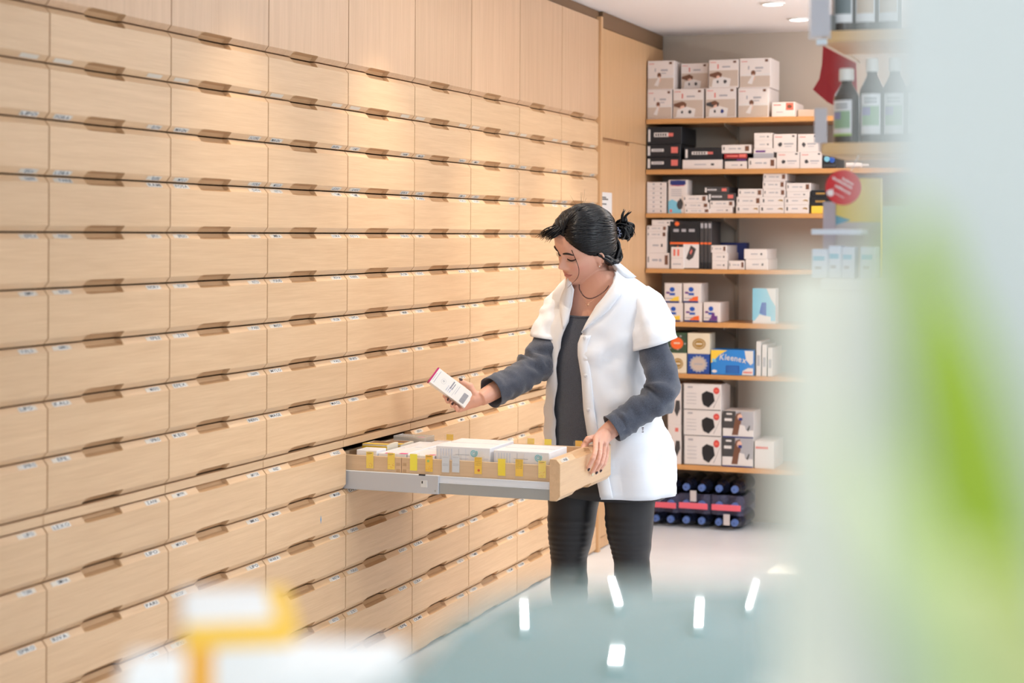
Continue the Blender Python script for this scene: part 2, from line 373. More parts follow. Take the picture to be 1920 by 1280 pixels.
for n_, (px, py, ym, kind) in enumerate(cards):
    x = onY(px, py + 14, yn0).x; zt = onY(px, py, yn0 - .003).z; w2 = .0125; hh = .053
    mb = MB()
    yo = yn0 - .0022
    mb.box(x - w2 - .002 - dl.x, x + w2 + .002 - dl.x, yo - .0012 - dl.y, yo - .0006 - dl.y, zt - hh - .009 - dl.z, zt + .001 - dl.z, 0)
    mb.box(x - w2 - .002 - dl.x, x + w2 + .002 - dl.x, yn1 + .001 - dl.y, yn1 + .0016 - dl.y, zt - .03 - dl.z, zt + .001 - dl.z, 0)
    h = mb.build('card_clip', ACRYL, D)
    mb = MB(); rk = random.Random(n_)
    mb.box(x - w2 - dl.x, x + w2 - dl.x, yo - .0004 - dl.y, yo + .0002 - dl.y, zt - hh - dl.z, zt - dl.z, 0)
    yy0 = yo - .0006 - dl.y; yy1 = yo - .0004 - dl.y
    def bar(u0, u1, v0, v1, m): mb.box(x - w2 + 2 * w2 * u0 - dl.x, x - w2 + 2 * w2 * u1 - dl.x, yy0, yy1, zt - hh * v1 - dl.z, zt - hh * v0 - dl.z, m)
    if kind in ('lines', 'green'):
        bar(.1, .8, .06, .085, 1); bar(.1, .6, .13, .15, 2)
        for k in range(16):
            u, v = rk.uniform(.08, .85), rk.uniform(.62, .92); bar(u, u + .07, v, v + .03, 2 if k % 2 else 4)
    if kind == 'script':
        for k in range(6):
            for j in range(5):
                u = .08 + j * .17 + rk.uniform(0, .04); bar(u, u + rk.uniform(.05, .13), .05 + k * .09, .075 + k * .09, 1 if k != 5 else 5)
    if kind == 'red':
        for k in range(5):
            for j in range(5):
                u = .08 + j * .17 + rk.uniform(0, .04); bar(u, u + rk.uniform(.05, .13), .05 + k * .1, .075 + k * .1, 5)
    if kind in ('red', 'green'):
        cx, cz, r_ = x - dl.x + (.002 if kind == 'red' else -.003), zt - hh * (.78 if kind == 'red' else .36) - dl.z, .0042
        mb.slab([V((cx + r_ * math.cos(a), yy0, cz + r_ * math.sin(a))) for a in [2 * math.pi * k / 16 for k in range(16)]], (0, .0002, 0), 2 if kind == 'red' else 3)
    if kind == 'w':
        for v in (.1, .5, .58): bar(.1, .9, v, v + .015, 6)
    mb.build('price_card', [ym, INK, REDD, GRND, mat('cream_dot', (246, 226, 150), .5), mat('ink_brown', (120, 70, 40), .6), mat('ink_grey', (150, 152, 158), .6)], h)
for n_, px in enumerate((843, 995, 1027, 1085)):
    p = onY(px, 822, yf1); x = p.x; mb = MB()
    mb.box(x - .0145 - dl.x, x + .0145 - dl.x, yf0 - .0016 - dl.y, yf0 - .001 - dl.y, .75 - dl.z, .796 - dl.z, 0)
    mb.box(x - .0145 - dl.x, x + .0145 - dl.x, yf1 + .001 - dl.y, yf1 + .0016 - dl.y, .74 - dl.z, .797 - dl.z, 0)
    h = mb.build('card_clip', ACRYL, D); mb = MB(); mb.box(x - .0125 - dl.x, x + .0125 - dl.x, yf1 + .0018 - dl.y, yf1 + .0024 - dl.y, .745 - dl.z, .796 - dl.z)
    mb.build('price_card', YEL[(0, 4, 1, 2)[n_]], h)

# medicine boxes lying in the open drawer
SPIR = mat('swirl_teal', (120, 196, 205), .5); PINK = mat('pink_print', (226, 70, 140), .5); GREYP = mat('grey_print', (190, 196, 206), .5)
PALEB = mat('pale_print', (212, 220, 236), .5); SHRINK = mat('carton_white', (240, 241, 245), .28, .5)
def drawer_carton(x0, x1, y0, y1, z0, z1, label, deco, m=SHRINK, rz=0, name='medicine_carton', group='medicine cartons in the open drawer'):
    cx, cy = (x0 + x1) / 2, (y0 + y1) / 2
    mb = MB(); a, b = (x1 - x0) / 2, (y1 - y0) / 2; h = z1 - z0
    mb.cbox(-a, a, -b, b, 0, h, .0014, 0)
    def fr(u0, u1, v0, v1, m): mb.box(-a + 2 * a * u0, -a + 2 * a * u1, -b - .0004, -b, h * v0, h * v1, m)
    def tp(u0, u1, v0, v1, m): mb.box(-a + 2 * a * u0, -a + 2 * a * u1, -b + 2 * b * v0, -b + 2 * b * v1, h, h + .0004, m)
    deco(mb, a, b, h, fr, tp)
    o = mb.build(name, [m, SPIR, PINK, GREYP, PALEB, INK, mat('carton_yellow', (228, 190, 50), .45), mat('carton_brown', (120, 84, 50), .5)], None, loc=(cx, cy, z0)); o.rotation_euler.z = rz
    return tag(o, label, 'carton', group)
def swirl(mb, a, b, h, u, v, r):
    pts = []
    for k in range(26):
        t = k / 25 * 4.2 * math.pi; q = r * (.18 + .82 * k / 25); pts.append(V((-a + 2 * a * u + q * math.cos(t), -b - .0006, h * v + q * math.sin(t))))
    mb.tube(pts, [.0009 + .0008 * k / 25 for k in range(26)], 5, 1, flat=1)
def deco_big(u):
    def f(mb, a, b, h, fr, tp):
        swirl(mb, a, b, h, u, .86, .0125)
        for k in range(5): fr(.08 + k * .05, .10 + k * .05, .62, .94, 4)
        fr(.36, .62, .80, .815, 3); fr(.55, .556, .35, .95, 4); fr(.02, .032, .2, .92, 4); fr(.42, .428, .5, .95, 3); fr(.36, .6, .71, .72, 4); fr(.88, .97, .72, .74, 4)
        tp(.05, .95, .48, .483, 3)
    return f
def deco_lines(mb, a, b, h, fr, tp):
    tp(.06, .55, .40, .43, 4); tp(.06, .4, .52, .54, 4); tp(.0, .02, .0, 1, 4); tp(.75, .95, .02, .07, 2)
def deco_pink(mb, a, b, h, fr, tp):
    fr(.1, .9, .2, .7, 2); tp(.5, 1, 0, .05, 2); tp(.1, .6, .45, .47, 4)
def deco_text(mb, a, b, h, fr, tp):
    for k in range(7): fr(.08 + k * .12, .12 + k * .12, .55, .8, 5)
    tp(.1, .5, .3, .34, 3)
def deco_yel(mb, a, b, h, fr, tp):
    fr(.0, 1, .15, .95, 6); 
    for k in range(6): fr(.1 + k * .13, .17 + k * .13, .35, .7, 7)
    tp(0, 1, .0, .3, 6); tp(.1, .9, .4, .9, 7)
zb = .6902
drawer_carton(.299, .484, 5.118, 5.335, zb, .819, 'large white carton with a teal swirl in the middle of the open drawer', deco_big(.70))
drawer_carton(.497, .682, 5.118, 5.292, zb, .8145, 'large white carton with a teal swirl right behind the open drawer front', deco_big(.80))
drawer_carton(.20, .294, 5.115, 5.50, zb, .786, 'long flat white carton lying left of the middle swirl carton', deco_lines)
drawer_carton(.145, .196, 5.115, 5.50, zb, .787, 'slim white carton with a pink printed end in the open drawer', deco_pink)
drawer_carton(.098, .142, 5.115, 5.45, zb, .786, 'narrow white carton with pale pink end beside the yellow cartons', deco_pink)
drawer_carton(.02, .092, 5.115, 5.19, zb, .793, 'small white carton with black print at the drawer cabinet opening', deco_text)
drawer_carton(.0, .09, 5.2, 5.29, zb, .802, 'yellow and brown printed carton deep in the open drawer', deco_yel, mat('carton_white2', (214, 206, 190), .4))
drawer_carton(.0, .09, 5.31, 5.42, zb, .790, 'lower yellow and brown carton at the back of the open drawer', deco_yel, mat('carton_white2', (214, 206, 190), .4))
drawer_carton(.0, .12, 5.45, 5.53, zb, .80, 'clear plastic packet standing in the far back corner of the drawer', deco_lines, mat('clear_pack', (206, 208, 206), .15, .5, alpha=.5), name='plastic_packet')

# ---------------------------------------------------------------- shelves on the back wall
YS, YBK = 8.58, 8.93
SH = [(2.0870, 2.0625), (1.8280, 1.8038), (1.6037, 1.5819), (1.3205, 1.2987), (1.0510, 1.0265), (.7870, .7652), (.3243, .2998)]
SLAB = ['topmost oak wall shelf, carrying the white photo cartons', 'second oak wall shelf from the top, carrying the black boxes', 'third oak wall shelf from the top, crowded with flat white cartons',
        'oak wall shelf behind the hair bun, carrying the black boot carton', 'oak wall shelf carrying white tissue packs', 'oak wall shelf carrying the square tissue boxes and blue box', 'lowest oak wall shelf, carrying the face mask cartons']
METAL = mat('bracket_metal', (150, 140, 128), .4, .5, .6)
for k, (zt, zb_) in enumerate(SH):
    t = thing('wall_shelf', SLAB[k], 'shelf', (.002, YS, zb_), 'oak shelves on the back wall')
    mb = MB(); mb.cbox(.003, 2.4, 0, YBK - YS - .002, 0, zt - zb_, .0015); mb.build('board', WOODS, t)
    for xx in (.40, 1.35):
        mb = MB(); q = [V((xx, .05, -.001)), V((xx, .34, -.001)), V((xx, .34, -.07)), V((xx, .3, -.06)), V((xx, .06, -.015))]; mb.slab(q, (.004, 0, 0)); mb.build('bracket', METAL, t)
for k, xx in enumerate((.395, 1.345)):
    mb = MB(); mb.box(xx, xx + .018, YBK - .012, YBK - .001, .12, 2.2)
    tag(mb.build('shelf_upright', METAL), ('slotted metal upright behind the left part of the back shelves', 'slotted metal upright behind the hazy right part of the back shelves')[k], 'upright', 'shelf uprights')

# ---------------------------------------------------------------- cartons on the back shelves
BX = [mat('box_white', (226, 216, 212), .5), INK, mat('print_red', (205, 70, 66), .5), mat('print_brown', (112, 74, 56), .6), mat('print_beige', (196, 178, 164), .6),
      mat('print_grey', (168, 166, 172), .6), mat('box_black', (26, 29, 36), .4), mat('print_white', (222, 216, 214), .5), mat('print_salmon', (216, 112, 104), .5), mat('print_blue', (36, 84, 172), .5),
      mat('print_navy', (38, 52, 116), .5), mat('print_orange', (236, 106, 50), .5), mat('print_yellow', (240, 200, 70), .5), mat('print_lightblue', (124, 190, 214), .5), mat('print_gold', (160, 124, 62), .4),
      mat('print_green', (58, 84, 62), .6), mat('print_skin', (222, 178, 158), .6), mat('print_darkgrey', (66, 64, 66), .5), mat('print_purple', (104, 56, 128), .5), mat('print_coral', (226, 110, 92), .5), mat('box_cream', (226, 214, 190), .5), mat('print_midblue', (44, 128, 206), .5), mat('box_blue', (36, 74, 150), .45), mat('box_darkred', (150, 36, 40), .45)]
class Art:
    def __init__(s, mb, w, h, y): s.mb, s.w, s.h, s.y, s.n = mb, w, h, y, 0
    def o(s): s.n += 1; return s.y - .0004 - .00012 * s.n
    def r(s, u0, u1, v0, v1, m): y = s.o(); s.mb.slab([V((u0 * s.w, y, v0 * s.h)), V((u1 * s.w, y, v0 * s.h)), V((u1 * s.w, y, v1 * s.h)), V((u0 * s.w, y, v1 * s.h))], (0, .0003, 0), m)
    def p(s, pts, m): y = s.o(); s.mb.slab([V((u * s.w, y, v * s.h)) for u, v in pts], (0, .0003, 0), m)
    def e(s, u, v, ru, rv, m, n=18, a0=0, a1=2 * math.pi): s.p([(u + ru * math.cos(a0 + (a1 - a0) * k / n), v + rv * math.sin(a0 + (a1 - a0) * k / n)) for k in range(n)], m)
def blob(a, u, v, ru, rv, m, seed, n=16):
    q = random.Random(seed); a.p([(u + ru * q.uniform(.7, 1.15) * math.cos(2 * math.pi * k / n), v + rv * q.uniform(.7, 1.15) * math.sin(2 * math.pi * k / n)) for k in range(n)], m)
def art_runner(a, sd=0):
    a.r(.02, .98, .03, .40, 4); a.p([(.02, .40), (.98, .40), (.98, .5), (.55, .46), (.3, .5), (.02, .43)], 7)
    a.e(.44, .50, .075, .09, 3); blob(a, .44, .36, .06, .12, 16, sd); a.p([(.25, .16), (.42, .44), (.48, .4), (.40, .12)], 7)
    a.r(.27, .31, .62, .74, 5); a.r(.5, .76, .64, .70, 5); a.r(.52, .7, .55, .58, 5); a.r(.05, .25, .88, .9, 8); a.r(.82, .92, .87, .95, 3)
def art_group(a, sd=0, dk=False):
    a.r(.02, .98, .05, .62, 4); a.p([(.02, .5), (.3, .58), (.45, .5), (.4, .3), (.02, .42)], 17 if dk else 3); blob(a, .3, .5, .12, .08, 3, sd); blob(a, .32, .3, .1, .16, 16, sd + 1)
    a.p([(.1, .05), (.7, .05), (.74, .32), (.45, .4), (.14, .3)], 7); blob(a, .3, .22, .04, .06, 17, sd + 2); blob(a, .55, .22, .06, .07, 10 if dk else 17, sd + 3)
    a.r(.29, .33, .68, .84, 8); a.r(.45, .72, .72, .77, 5); a.r(.05, .25, .9, .92, 8); a.r(.82, .92, .88, .95, 3)
def art_black(a, sd=0):
    a.r(.03, .09, .15, .85, 7); a.r(.2, .62, .42, .66, 7); 
    for k in range(5): a.r(.24 + k * .07, .28 + k * .07, .47, .61, 6)
    a.r(.62, .76, .44, .64, 8)
def art_black2(a, sd=0): a.r(.02, .09, .12, .86, 7); a.r(.13, .5, .42, .64, 7); a.r(.17, .46, .47, .59, 5); a.r(.72, .92, .3, .78, 8)
def art_flat(a, sd=0):
    q = random.Random(sd); a.r(.06, .1, .4, .75, 17); a.r(.25, .5, .48, .6, 5); a.r(.55, .66, .45, .62, 5); a.r(.80, .94, .25, .85, 3)
def art_flat2(a, sd=0): a.r(.08, .14, .35, .75, 17); a.r(.3, .55, .5, .62, 5); a.p([(.72, .55), (.84, .7), (.95, .65), (.95, .4), (.9, .5)], 14)
def art_small(a, sd=0): a.r(.08, .38, .82, .86, 8); blob(a, .3, .42, .09, .13, 17, sd); a.r(.46, .88, .42, .5, 5); a.r(.5, .8, .3, .33, 5); a.r(.82, .92, .84, .93, 17)
def art_plain(a, sd=0): a.r(.3, .6, .45, .55, 5); a.r(.72, .8, .4, .6, 17)
def art_red(a, sd=0): a.r(.0, 1, .35, .95, 23); a.r(.1, .6, .55, .75, 8); a.r(.65, .95, .5, .9, 8); a.r(.55, .95, .08, .25, 18)
def art_bluewhite(a, sd=0):
    a.e(.5, .9, .42, .09, 10); a.r(.1, .9, .86, .98, 10); a.r(.1, .85, .82, .84, 8); a.p([(0, .0), (.7, .0), (.6, .3), (.2, .42), (0, .36)], 13); blob(a, .62, .25, .16, .18, 17, sd); a.r(.08, .2, .03, .12, 8)
    for k in range(4): a.r(.15, .7, .7 - k * .06, .72 - k * .06, 5)
def art_boot(a, sd=0):
    a.r(0, 1, .52, .56, 11); a.r(0, 1, .56, 1, 6); a.r(.46, 1, .02, .52, 7); a.r(.12, .4, .24, .5, 6); a.p([(.22, .3), (.3, .3), (.3, .48), (.24, .48)], 11)
    a.p([(.6, .3), (.72, .5), (.9, .42), (.8, .24), (.66, .18), (.56, .22)], 17); a.p([(.68, .34), (.74, .42), (.78, .38), (.72, .3)], 8); a.e(.24, .95, .08, .045, 11)
    a.r(.12, .3, .78, .84, 5); a.r(.4, .55, .78, .84, 5); a.r(.65, .85, .78, .84, 5)
def art_tissuepack(a, sd=0, col=12):
    a.r(0, .86, 0, .09, 10); a.e(.45, .68, .15, .12, 9); a.e(.38, .72, .06, .06, 9); a.r(.1, .3, .46, .56, 18); a.r(.3, .62, .38, .5, 9)
    a.p([(.3, .1), (.85, .1), (.85, .34), (.6, .3), (.42, .22)], col); a.r(.06, .5, .2, .24, 5)
def art_purple(a, sd=0): art_tissuepack(a, sd, 18); a.r(.5, .68, .12, .48, 18); a.r(.46, .72, .2, .34, 18)
def art_oval(a, sd=0, m=14): a.e(.52, .48, .3, .27, m); a.e(.52, .48, .24, .2, 20 if m == 14 else m); a.e(.52, .48, .22, .18, m); a.r(.38, .66, .45, .52, 20)
def art_greenoval(a, sd=0):
    for k in range(26):
        q = random.Random(sd + k); blob(a, q.uniform(.05, .95), q.uniform(.08, .92), .06, .05, (15, 5, 17)[k % 3], k, 7)
    a.e(.5, .48, .34, .3, 11); a.r(.34, .66, .45, .52, 20)
def art_star(a, sd=0):
    a.p([(.5 + (.44 if k % 2 else .36) * math.cos(2 * math.pi * k / 32), .5 + (.44 if k % 2 else .36) * math.sin(2 * math.pi * k / 32)) for k in range(32)], 5); a.e(.5, .5, .32, .32, 4); a.r(.3, .7, .46, .54, 5)
def art_big_blue(a, sd=0):
    a.p([(0, .98), (.38, .98), (.2, .8), (.06, .55), (0, .45)], 12); a.p([(.78, .98), (.98, .98), (.98, .5), (.92, .42), (.82, .6)], 7); a.p([(.72, .02), (.98, .02), (.98, .3), (.86, .3), (.74, .18)], 7); a.r(.75, .96, .1, .16, 8)
    a.r(.35, .66, .08, .38, 22); a.e(.08, .14, .06, .06, 7); a.p([(.02, .55), (.12, .5), (.12, .6), (.04, .64)], 13)
    for k in range(4): a.r(.37, .64, .11 + k * .065, .135 + k * .065, 21)
    text(a.mb, 'Kleenex', V((.2 * a.w, a.o(), .60 * a.h)), V((.62 * a.w, 0, -.12 * a.h)).normalized(), V((0, 0, 1)), .24 * a.h, 7, width=.62 * a.w, shear=.12, arc=.14 * a.h)
def art_mask(a, sd=0):
    a.r(0, 1, 0, .025, 17); a.r(0, .03, 0, 1, 17); a.p([(.5, .62), (.62, .74), (.8, .66), (.84, .36), (.68, .1), (.54, .2), (.5, .4)], 6); a.e(.88, .76, .08, .13, 2); a.r(.84, .92, .72, .80, 19)
    a.r(.13, .26, .84, .9, 5)
    for k in range(4): a.r(.1, .36, .62 - k * .13, .635 - k * .13, 5)
    a.p([(.8, .1), (.98, .66), (.985, .66), (.81, .1)], 17)
def art_photo(a, sd=0):
    a.r(.0, .42, .35, 1, 17); a.r(.42, 1, .3, 1, 5); a.p([(.3, .1), (.44, .9), (.58, .96), (.6, .6), (.5, .1)], 3); a.e(.56, .78, .08, .12, 16); a.r(.52, .64, .66, .76, 10); a.p([(.5, .1), (.56, .5), (.72, .46), (.8, .1)], 7)
    a.p([(.78, .3), (.86, .48), (.9, .46), (.84, .26)], 17); a.r(.12, .3, .86, .92, 7); a.r(.06, .3, .62, .72, 7); a.r(0, 1, 0, .05, 10)
def art_mask_side(a, sd=0): a.r(.55, .8, .83, .93, 8); a.p([(.5, .35), (.62, .6), (.9, .6), (.95, .4), (.7, .2)], 17); a.r(.1, .4, .5, .53, 5)
def art_sky(a, sd=0): a.r(0, 1, .08, 1, 13); a.p([(.3, .3), (.6, .2), (.6, .6), (.4, .6)], 9); a.p([(0, .0), (.8, .0), (.8, .2), (.3, .26)], 7); a.p([(.6, 1), (1, 1), (1, .5), (.8, .7)], 7)
def art_gold(a, sd=0): a.r(.3, .9, .4, .65, 14)
def art_none(a, sd=0): pass
def art_bands(n):
    def f(a, sd=0):
        for k in range(n): a.r(.3, .4, (k + .35) / n, (k + .7) / n, 5); a.r(.7, .76, (k + .35) / n, (k + .7) / n, 17)
    return f
cnt = [0]
def carton(px0, px1, py0, py1, art, label, body=0, shelf=None, y=None, dep=.24, group=None, name='carton', zbot=None, cat='carton'):
    y = y or YS + .012
    a = onY(px0, py1, y); b = onY(px1, py0, y); a.x = max(a.x, .008); zb2 = zbot if zbot is not None else (SH[shelf][0] + .0005 if shelf is not None else a.z)
    w = b.x - a.x; h = b.z - zb2; mb = MB(); cnt[0] += 1
    dep = min(dep, YBK - .02 - y)
    mb.cbox(0, w, 0, dep, 0, h, min(.0015, h * .1), body)
    art(Art(mb, w, h, 0), cnt[0])
    o = mb.build(name, BX, None, loc=(max(a.x, .008), y, zb2)); tag(o, label, cat, group)
    return zb2 + h + .0004
def stack(x0, x1, tops, ybot, arts, labels, bodies=None, shelf=None, y=None, dep=.24, group=None, zbot=None):
    z = zbot; yb2 = ybot
    for k, tp_ in enumerate(tops):
        xa, xb2 = (x0[k], x1[k]) if isinstance(x0, list) else (x0, x1)
        z = carton(xa, xb2, tp_, yb2, arts[k] if isinstance(arts, list) else arts, labels[k], (bodies[k] if isinstance(bodies, list) else (bodies or 0)), shelf if (k == 0 and zbot is None) else None, y, dep, group, zbot=z if (k or zbot is not None) else None)
        yb2 = tp_
    return z
gT = 'white photo cartons on the top shelf'
Lw = ['leftmost', 'second', 'third', 'rightmost']
a1 = [art_runner, art_group, lambda a, s: art_group(a, s, True), art_runner]
zt_ = {}
for k, (x0, x1, y0, y1) in enumerate([(1206, 1260, 168, 222), (1262, 1319, 166, 222), (1323, 1380, 164, 222), (1384, 1441, 164, 222)]):
    zt_[k] = carton(x0, x1, y0, y1, a1[k], ['white carton with a small figure print, bottom left on the top shelf', 'white carton with a beige group picture, bottom row on the top shelf', 'white carton with a dark blue group picture on the top shelf', 'white carton with a small figure print at the right of the bottom row'][k], shelf=0, group=gT, dep=.26)
for k, (x0, x1, y0, sup) in enumerate([(1209, 1264, 113, 0), (1277, 1328, 118, 1), (1329, 1385, 111, 2), (1387, 1445, 108, 3)]):
    carton(x0, x1, y0, 166, [art_runner, art_group, art_group, art_runner][k], ['white carton with a figure print, topmost in the shelf corner', 'white carton set back in the upper row on the top shelf', 'white carton with a beige group picture in the upper row, top shelf', 'white carton with a figure print, right end of the upper row'][k], group=gT, zbot=zt_[sup], y=YS + (.07 if k == 1 else .014), dep=.22)
carton(1447, 1490, 191, 218, lambda a, s: (a.r(.62, .95, .45, .95, 19), blob(a, .78, .7, .12, .15, 3, s), a.r(.08, .4, .78, .84, 8), a.r(.2, .5, .3, .35, 5)), 'small white carton with an orange picture, right on the top shelf', shelf=0)
carton(1496, 1527, 205, 220, art_none, 'low pale carton at the right end of the top shelf', body=4, shelf=0, y=YS + .06)
gB = 'black boxes on the second shelf'
stack([1206, 1206, 1206], [1276, 1276, 1278], [294, 270, 237], 317, [art_black2, art_black2, art_black], ['black box with a white strip, bottom of the left stack', 'black box with a white strip, middle of the left stack', 'thick black box on top of the left stack'], 6, shelf=1, dep=.3, group=gB)
stack([1279.5, 1283], [1354, 1354], [299, 276], 317, [art_plain, art_black], ['low wide white carton under a single black box', 'single black box lying on a low white carton'], [0, 6], shelf=1)
stack([1359, 1358, 1353], [1400, 1401, 1408], [302, 287, 271], 317, [art_plain, art_red, art_flat], ['white carton under the red carton on the second shelf', 'red and black carton between two white ones', 'white carton on top of the red carton'], [0, 6, 0], shelf=1)
stack([1403, 1413, 1414, 1414], [1455, 1450, 1448, 1448], [296, 278, 263, 249], 317, [art_flat, lambda a, s: (a.r(.0, 1, .0, .5, 5), a.r(.1, .6, .6, .8, 18)), art_plain, art_plain], ['wide white carton at the bottom of the four carton stack', 'grey and white carton second in the four carton stack', 'white carton third in the four carton stack', 'white carton on top of the four carton stack'], [0, 0, 0, 0], shelf=1)
z1 = carton(1456, 1499, 285, 317, art_small, 'white carton with a small figure, lower left of four, second shelf', shelf=1, group='four white cartons with a small figure')
z2 = carton(1500, 1541, 285, 317, art_small, 'white carton with a small figure, lower right of four, second shelf', shelf=1, group='four white cartons with a small figure')
carton(1450, 1493, 251, 284, art_small, 'white carton with a small figure, upper left of four, second shelf', zbot=z1, group='four white cartons with a small figure')
carton(1496, 1534, 251, 284, art_small, 'white carton with a small figure, upper right of four, second shelf', zbot=z2, group='four white cartons with a small figure')
carton(1543, 1568, 290, 317, lambda a, s: (a.e(.3, .7, .22, .22, 13), a.e(.7, .65, .2, .25, 9), a.r(.05, .95, .1, .3, 17)), 'dark carton with light blue spots at the right of the second shelf', 6, shelf=1)
t = thing('ointment_tube', 'white tube with a cap lying near the red round sign', 'tube', V((onY(1586, 315, YS + .02).x, YS + .03, SH[1][0] + .0145)))
mb = MB(); Mx = Matrix.Rotation(math.pi / 2, 4, 'Y'); mb.lathe([(.002, 0), (.0135, .001), (.014, .03), (.0125, .075), (.007, .082), (.001, .083)], 16, 0, Mx); mb.build('body', BX[0], t, True)
mb = MB(); mb.lathe([(.001, .0835), (.007, .084), (.0065, .112), (.001, .113)], 14, 0, Mx); mb.build('cap', BX[7], t, True)
# third shelf
g3 = 'flat white cartons on the third shelf'
tops = [400 - 8.4 * (k + 1) for k in range(7)]
nth = ['bottom', 'second', 'third', 'fourth', 'fifth', 'sixth', 'top']
stack(1205, 1249, tops, 400, art_bands(1), ['thin white carton, %s of the seven stacked at the shelf corner' % n for n in nth], shelf=2, group=g3)
carton(1253, 1289, 337, 400, art_bluewhite, 'upright blue and white carton standing beside the seven thin cartons', shelf=2, dep=.1)
stack([1284, 1282, 1280], [1331, 1329, 1326], [391, 380, 366], 400, art_flat, ['flat white carton, bottom of three before the upright blue carton', 'flat white carton, middle of three before the upright blue carton', 'flat white carton, top of three before the upright blue carton'], shelf=2, group=g3, y=YS + .004, dep=.09)
stack([1331, 1331, 1328, 1321], [1373, 1376, 1379, 1366], [388, 376, 362, 350], 400, [art_plain, art_flat, art_black2, art_black2], ['white carton under the two dark cartons, third shelf', 'white and red carton second below the dark cartons', 'dark carton with a pale strip, third shelf', 'uppermost dark carton, set crosswise, third shelf'], [0, 0, 17, 17], shelf=2)
for x0, x1, tp_, ar, nm in ([1380, 1381, 1384], [1423, 1427, 1430], [385, 369, 354], [art_flat2, art_flat, art_flat], 'left pile of the three wide piles'), ([1424, 1427, 1431, 1430, 1431], [1470, 1470, 1473, 1472, 1475], [385, 369, 354, 339, 325], [art_flat2, art_flat2, art_flat, art_flat, art_flat], 'tall middle pile of the three wide piles'), ([1471, 1471, 1475, 1474], [1516, 1517, 1518, 1520], [384, 370, 359, 343], [art_flat2, art_flat2, art_plain, art_flat], 'right pile of the three wide piles'):
    n = len(tp_); stack(x0, x1, tp_, 400, ar, ['flat white carton, %s in the %s' % ((['bottom one', 'middle one', 'top one'] if n == 3 else ['bottom one', 'second from below', 'third from below', 'fourth from below', 'topmost one'][:n - 1] + ['topmost one'])[q], nm) for q in range(n)], shelf=2, group=g3)
stack([1521, 1520, 1521], [1546, 1550, 1550], [386, 370, 356], 400, [art_none, art_gold, art_gold], ['yellow carton under two black ones by the red sign', 'lower black carton with gold lettering by the red sign', 'upper black carton with gold lettering by the red sign'], [12, 6, 6], shelf=2)
# fourth shelf
stack([1209, 1210, 1210, 1208, 1222], [1255, 1250, 1250, 1251, 1262], [474, 446, 434, 423, 412], 504, [art_flat, art_plain, art_flat, art_flat, art_plain], ['thick white carton at the bottom of the pile behind the hair bun', 'plain white carton, second in the pile behind the hair bun', 'thin white carton, third in the pile behind the hair bun', 'thin white carton, fourth in the pile behind the hair bun', 'thin white carton on top of the pile behind the hair bun'], shelf=3)
carton(1256, 1311, 415, 504, art_boot, 'tall black carton with an orange stripe and ankle brace picture', 17, shelf=3, dep=.2)
def art_rib(a, s=0):
    a.r(0, 1, .52, .56, 11); a.r(0, 1, 0, .14, 6)
    a.r(.1, .9, .86, .96, 5)
for k in range(3): carton(1312.5 + k * 7.4, 1319.3 + k * 7.4, 415, 504, art_rib, ['slim dark carton right beside the ankle brace carton', 'slim dark carton, middle of the three upright slim ones', 'slim dark carton, last of the three upright slim ones'][k], 17, shelf=3, dep=.2, group='slim dark upright cartons')
stack([1258, 1258], [1282, 1282], [484, 463], 504, [lambda a, s: a.r(.15, .8, .4, .5, 5), lambda a, s: (a.r(.2, .35, .2, .8, 19), a.r(.5, .65, .2, .8, 19))], ['small white carton under another, before the ankle brace carton', 'small white carton with red stripes before the ankle brace carton'], shelf=3, y=YS + .002, dep=.009)
stack([1335, 1335, 1333], [1364, 1364, 1362], [489, 474, 460], 504, [art_plain, art_plain, art_flat], ['white carton, bottom of three beside the slim dark cartons', 'white carton, middle of three beside the slim dark cartons', 'white carton, top of three beside the slim dark cartons'], shelf=3)
carton(1366, 1396, 489, 504, art_flat, 'low white carton lying alone on the fourth shelf', shelf=3)
stack([1398, 1395], [1440, 1438], [486, 467], 504, [art_plain, art_plain], ['white carton under a paler one at the hazy end', 'pale white carton on top at the hazy end'], shelf=3)
carton(1347, 1400, 455, 504, art_none, 'dark blue carton set far back on the fourth shelf', 10, shelf=3, y=YS + .25, dep=.06)
# fifth shelf: tissue packs
g5 = 'white tissue packs'
zA = carton(1248, 1280, 568, 603, lambda a, s: art_tissuepack(a, s, 12), 'white tissue pack partly hidden behind the sleeve', shelf=4, group=g5, dep=.12, name='tissue_pack', cat='tissue pack')
zB = carton(1283, 1316, 568, 603, lambda a, s: art_tissuepack(a, s, 11), 'white tissue pack with orange print in the lower row', shelf=4, group=g5, dep=.12, name='tissue_pack', cat='tissue pack')
carton(1319, 1350, 567, 603, art_purple, 'white tissue pack with purple print, right of the lower row', shelf=4, group=g5, dep=.2, name='tissue_pack', cat='tissue pack')
carton(1246, 1278, 531, 568, lambda a, s: art_tissuepack(a, s, 12), 'white tissue pack with yellow print in the upper row', zbot=zA, group=g5, dep=.12, name='tissue_pack', cat='tissue pack')
carton(1281, 1314, 531, 568, lambda a, s: art_tissuepack(a, s, 11), 'white tissue pack with orange print in the upper row', zbot=zB, group=g5, dep=.16, name='tissue_pack', cat='tissue pack')
carton(1411, 1455, 541, 603, art_sky, 'light blue carton at the hazy right end of the fifth shelf', 7, shelf=4, dep=.08)
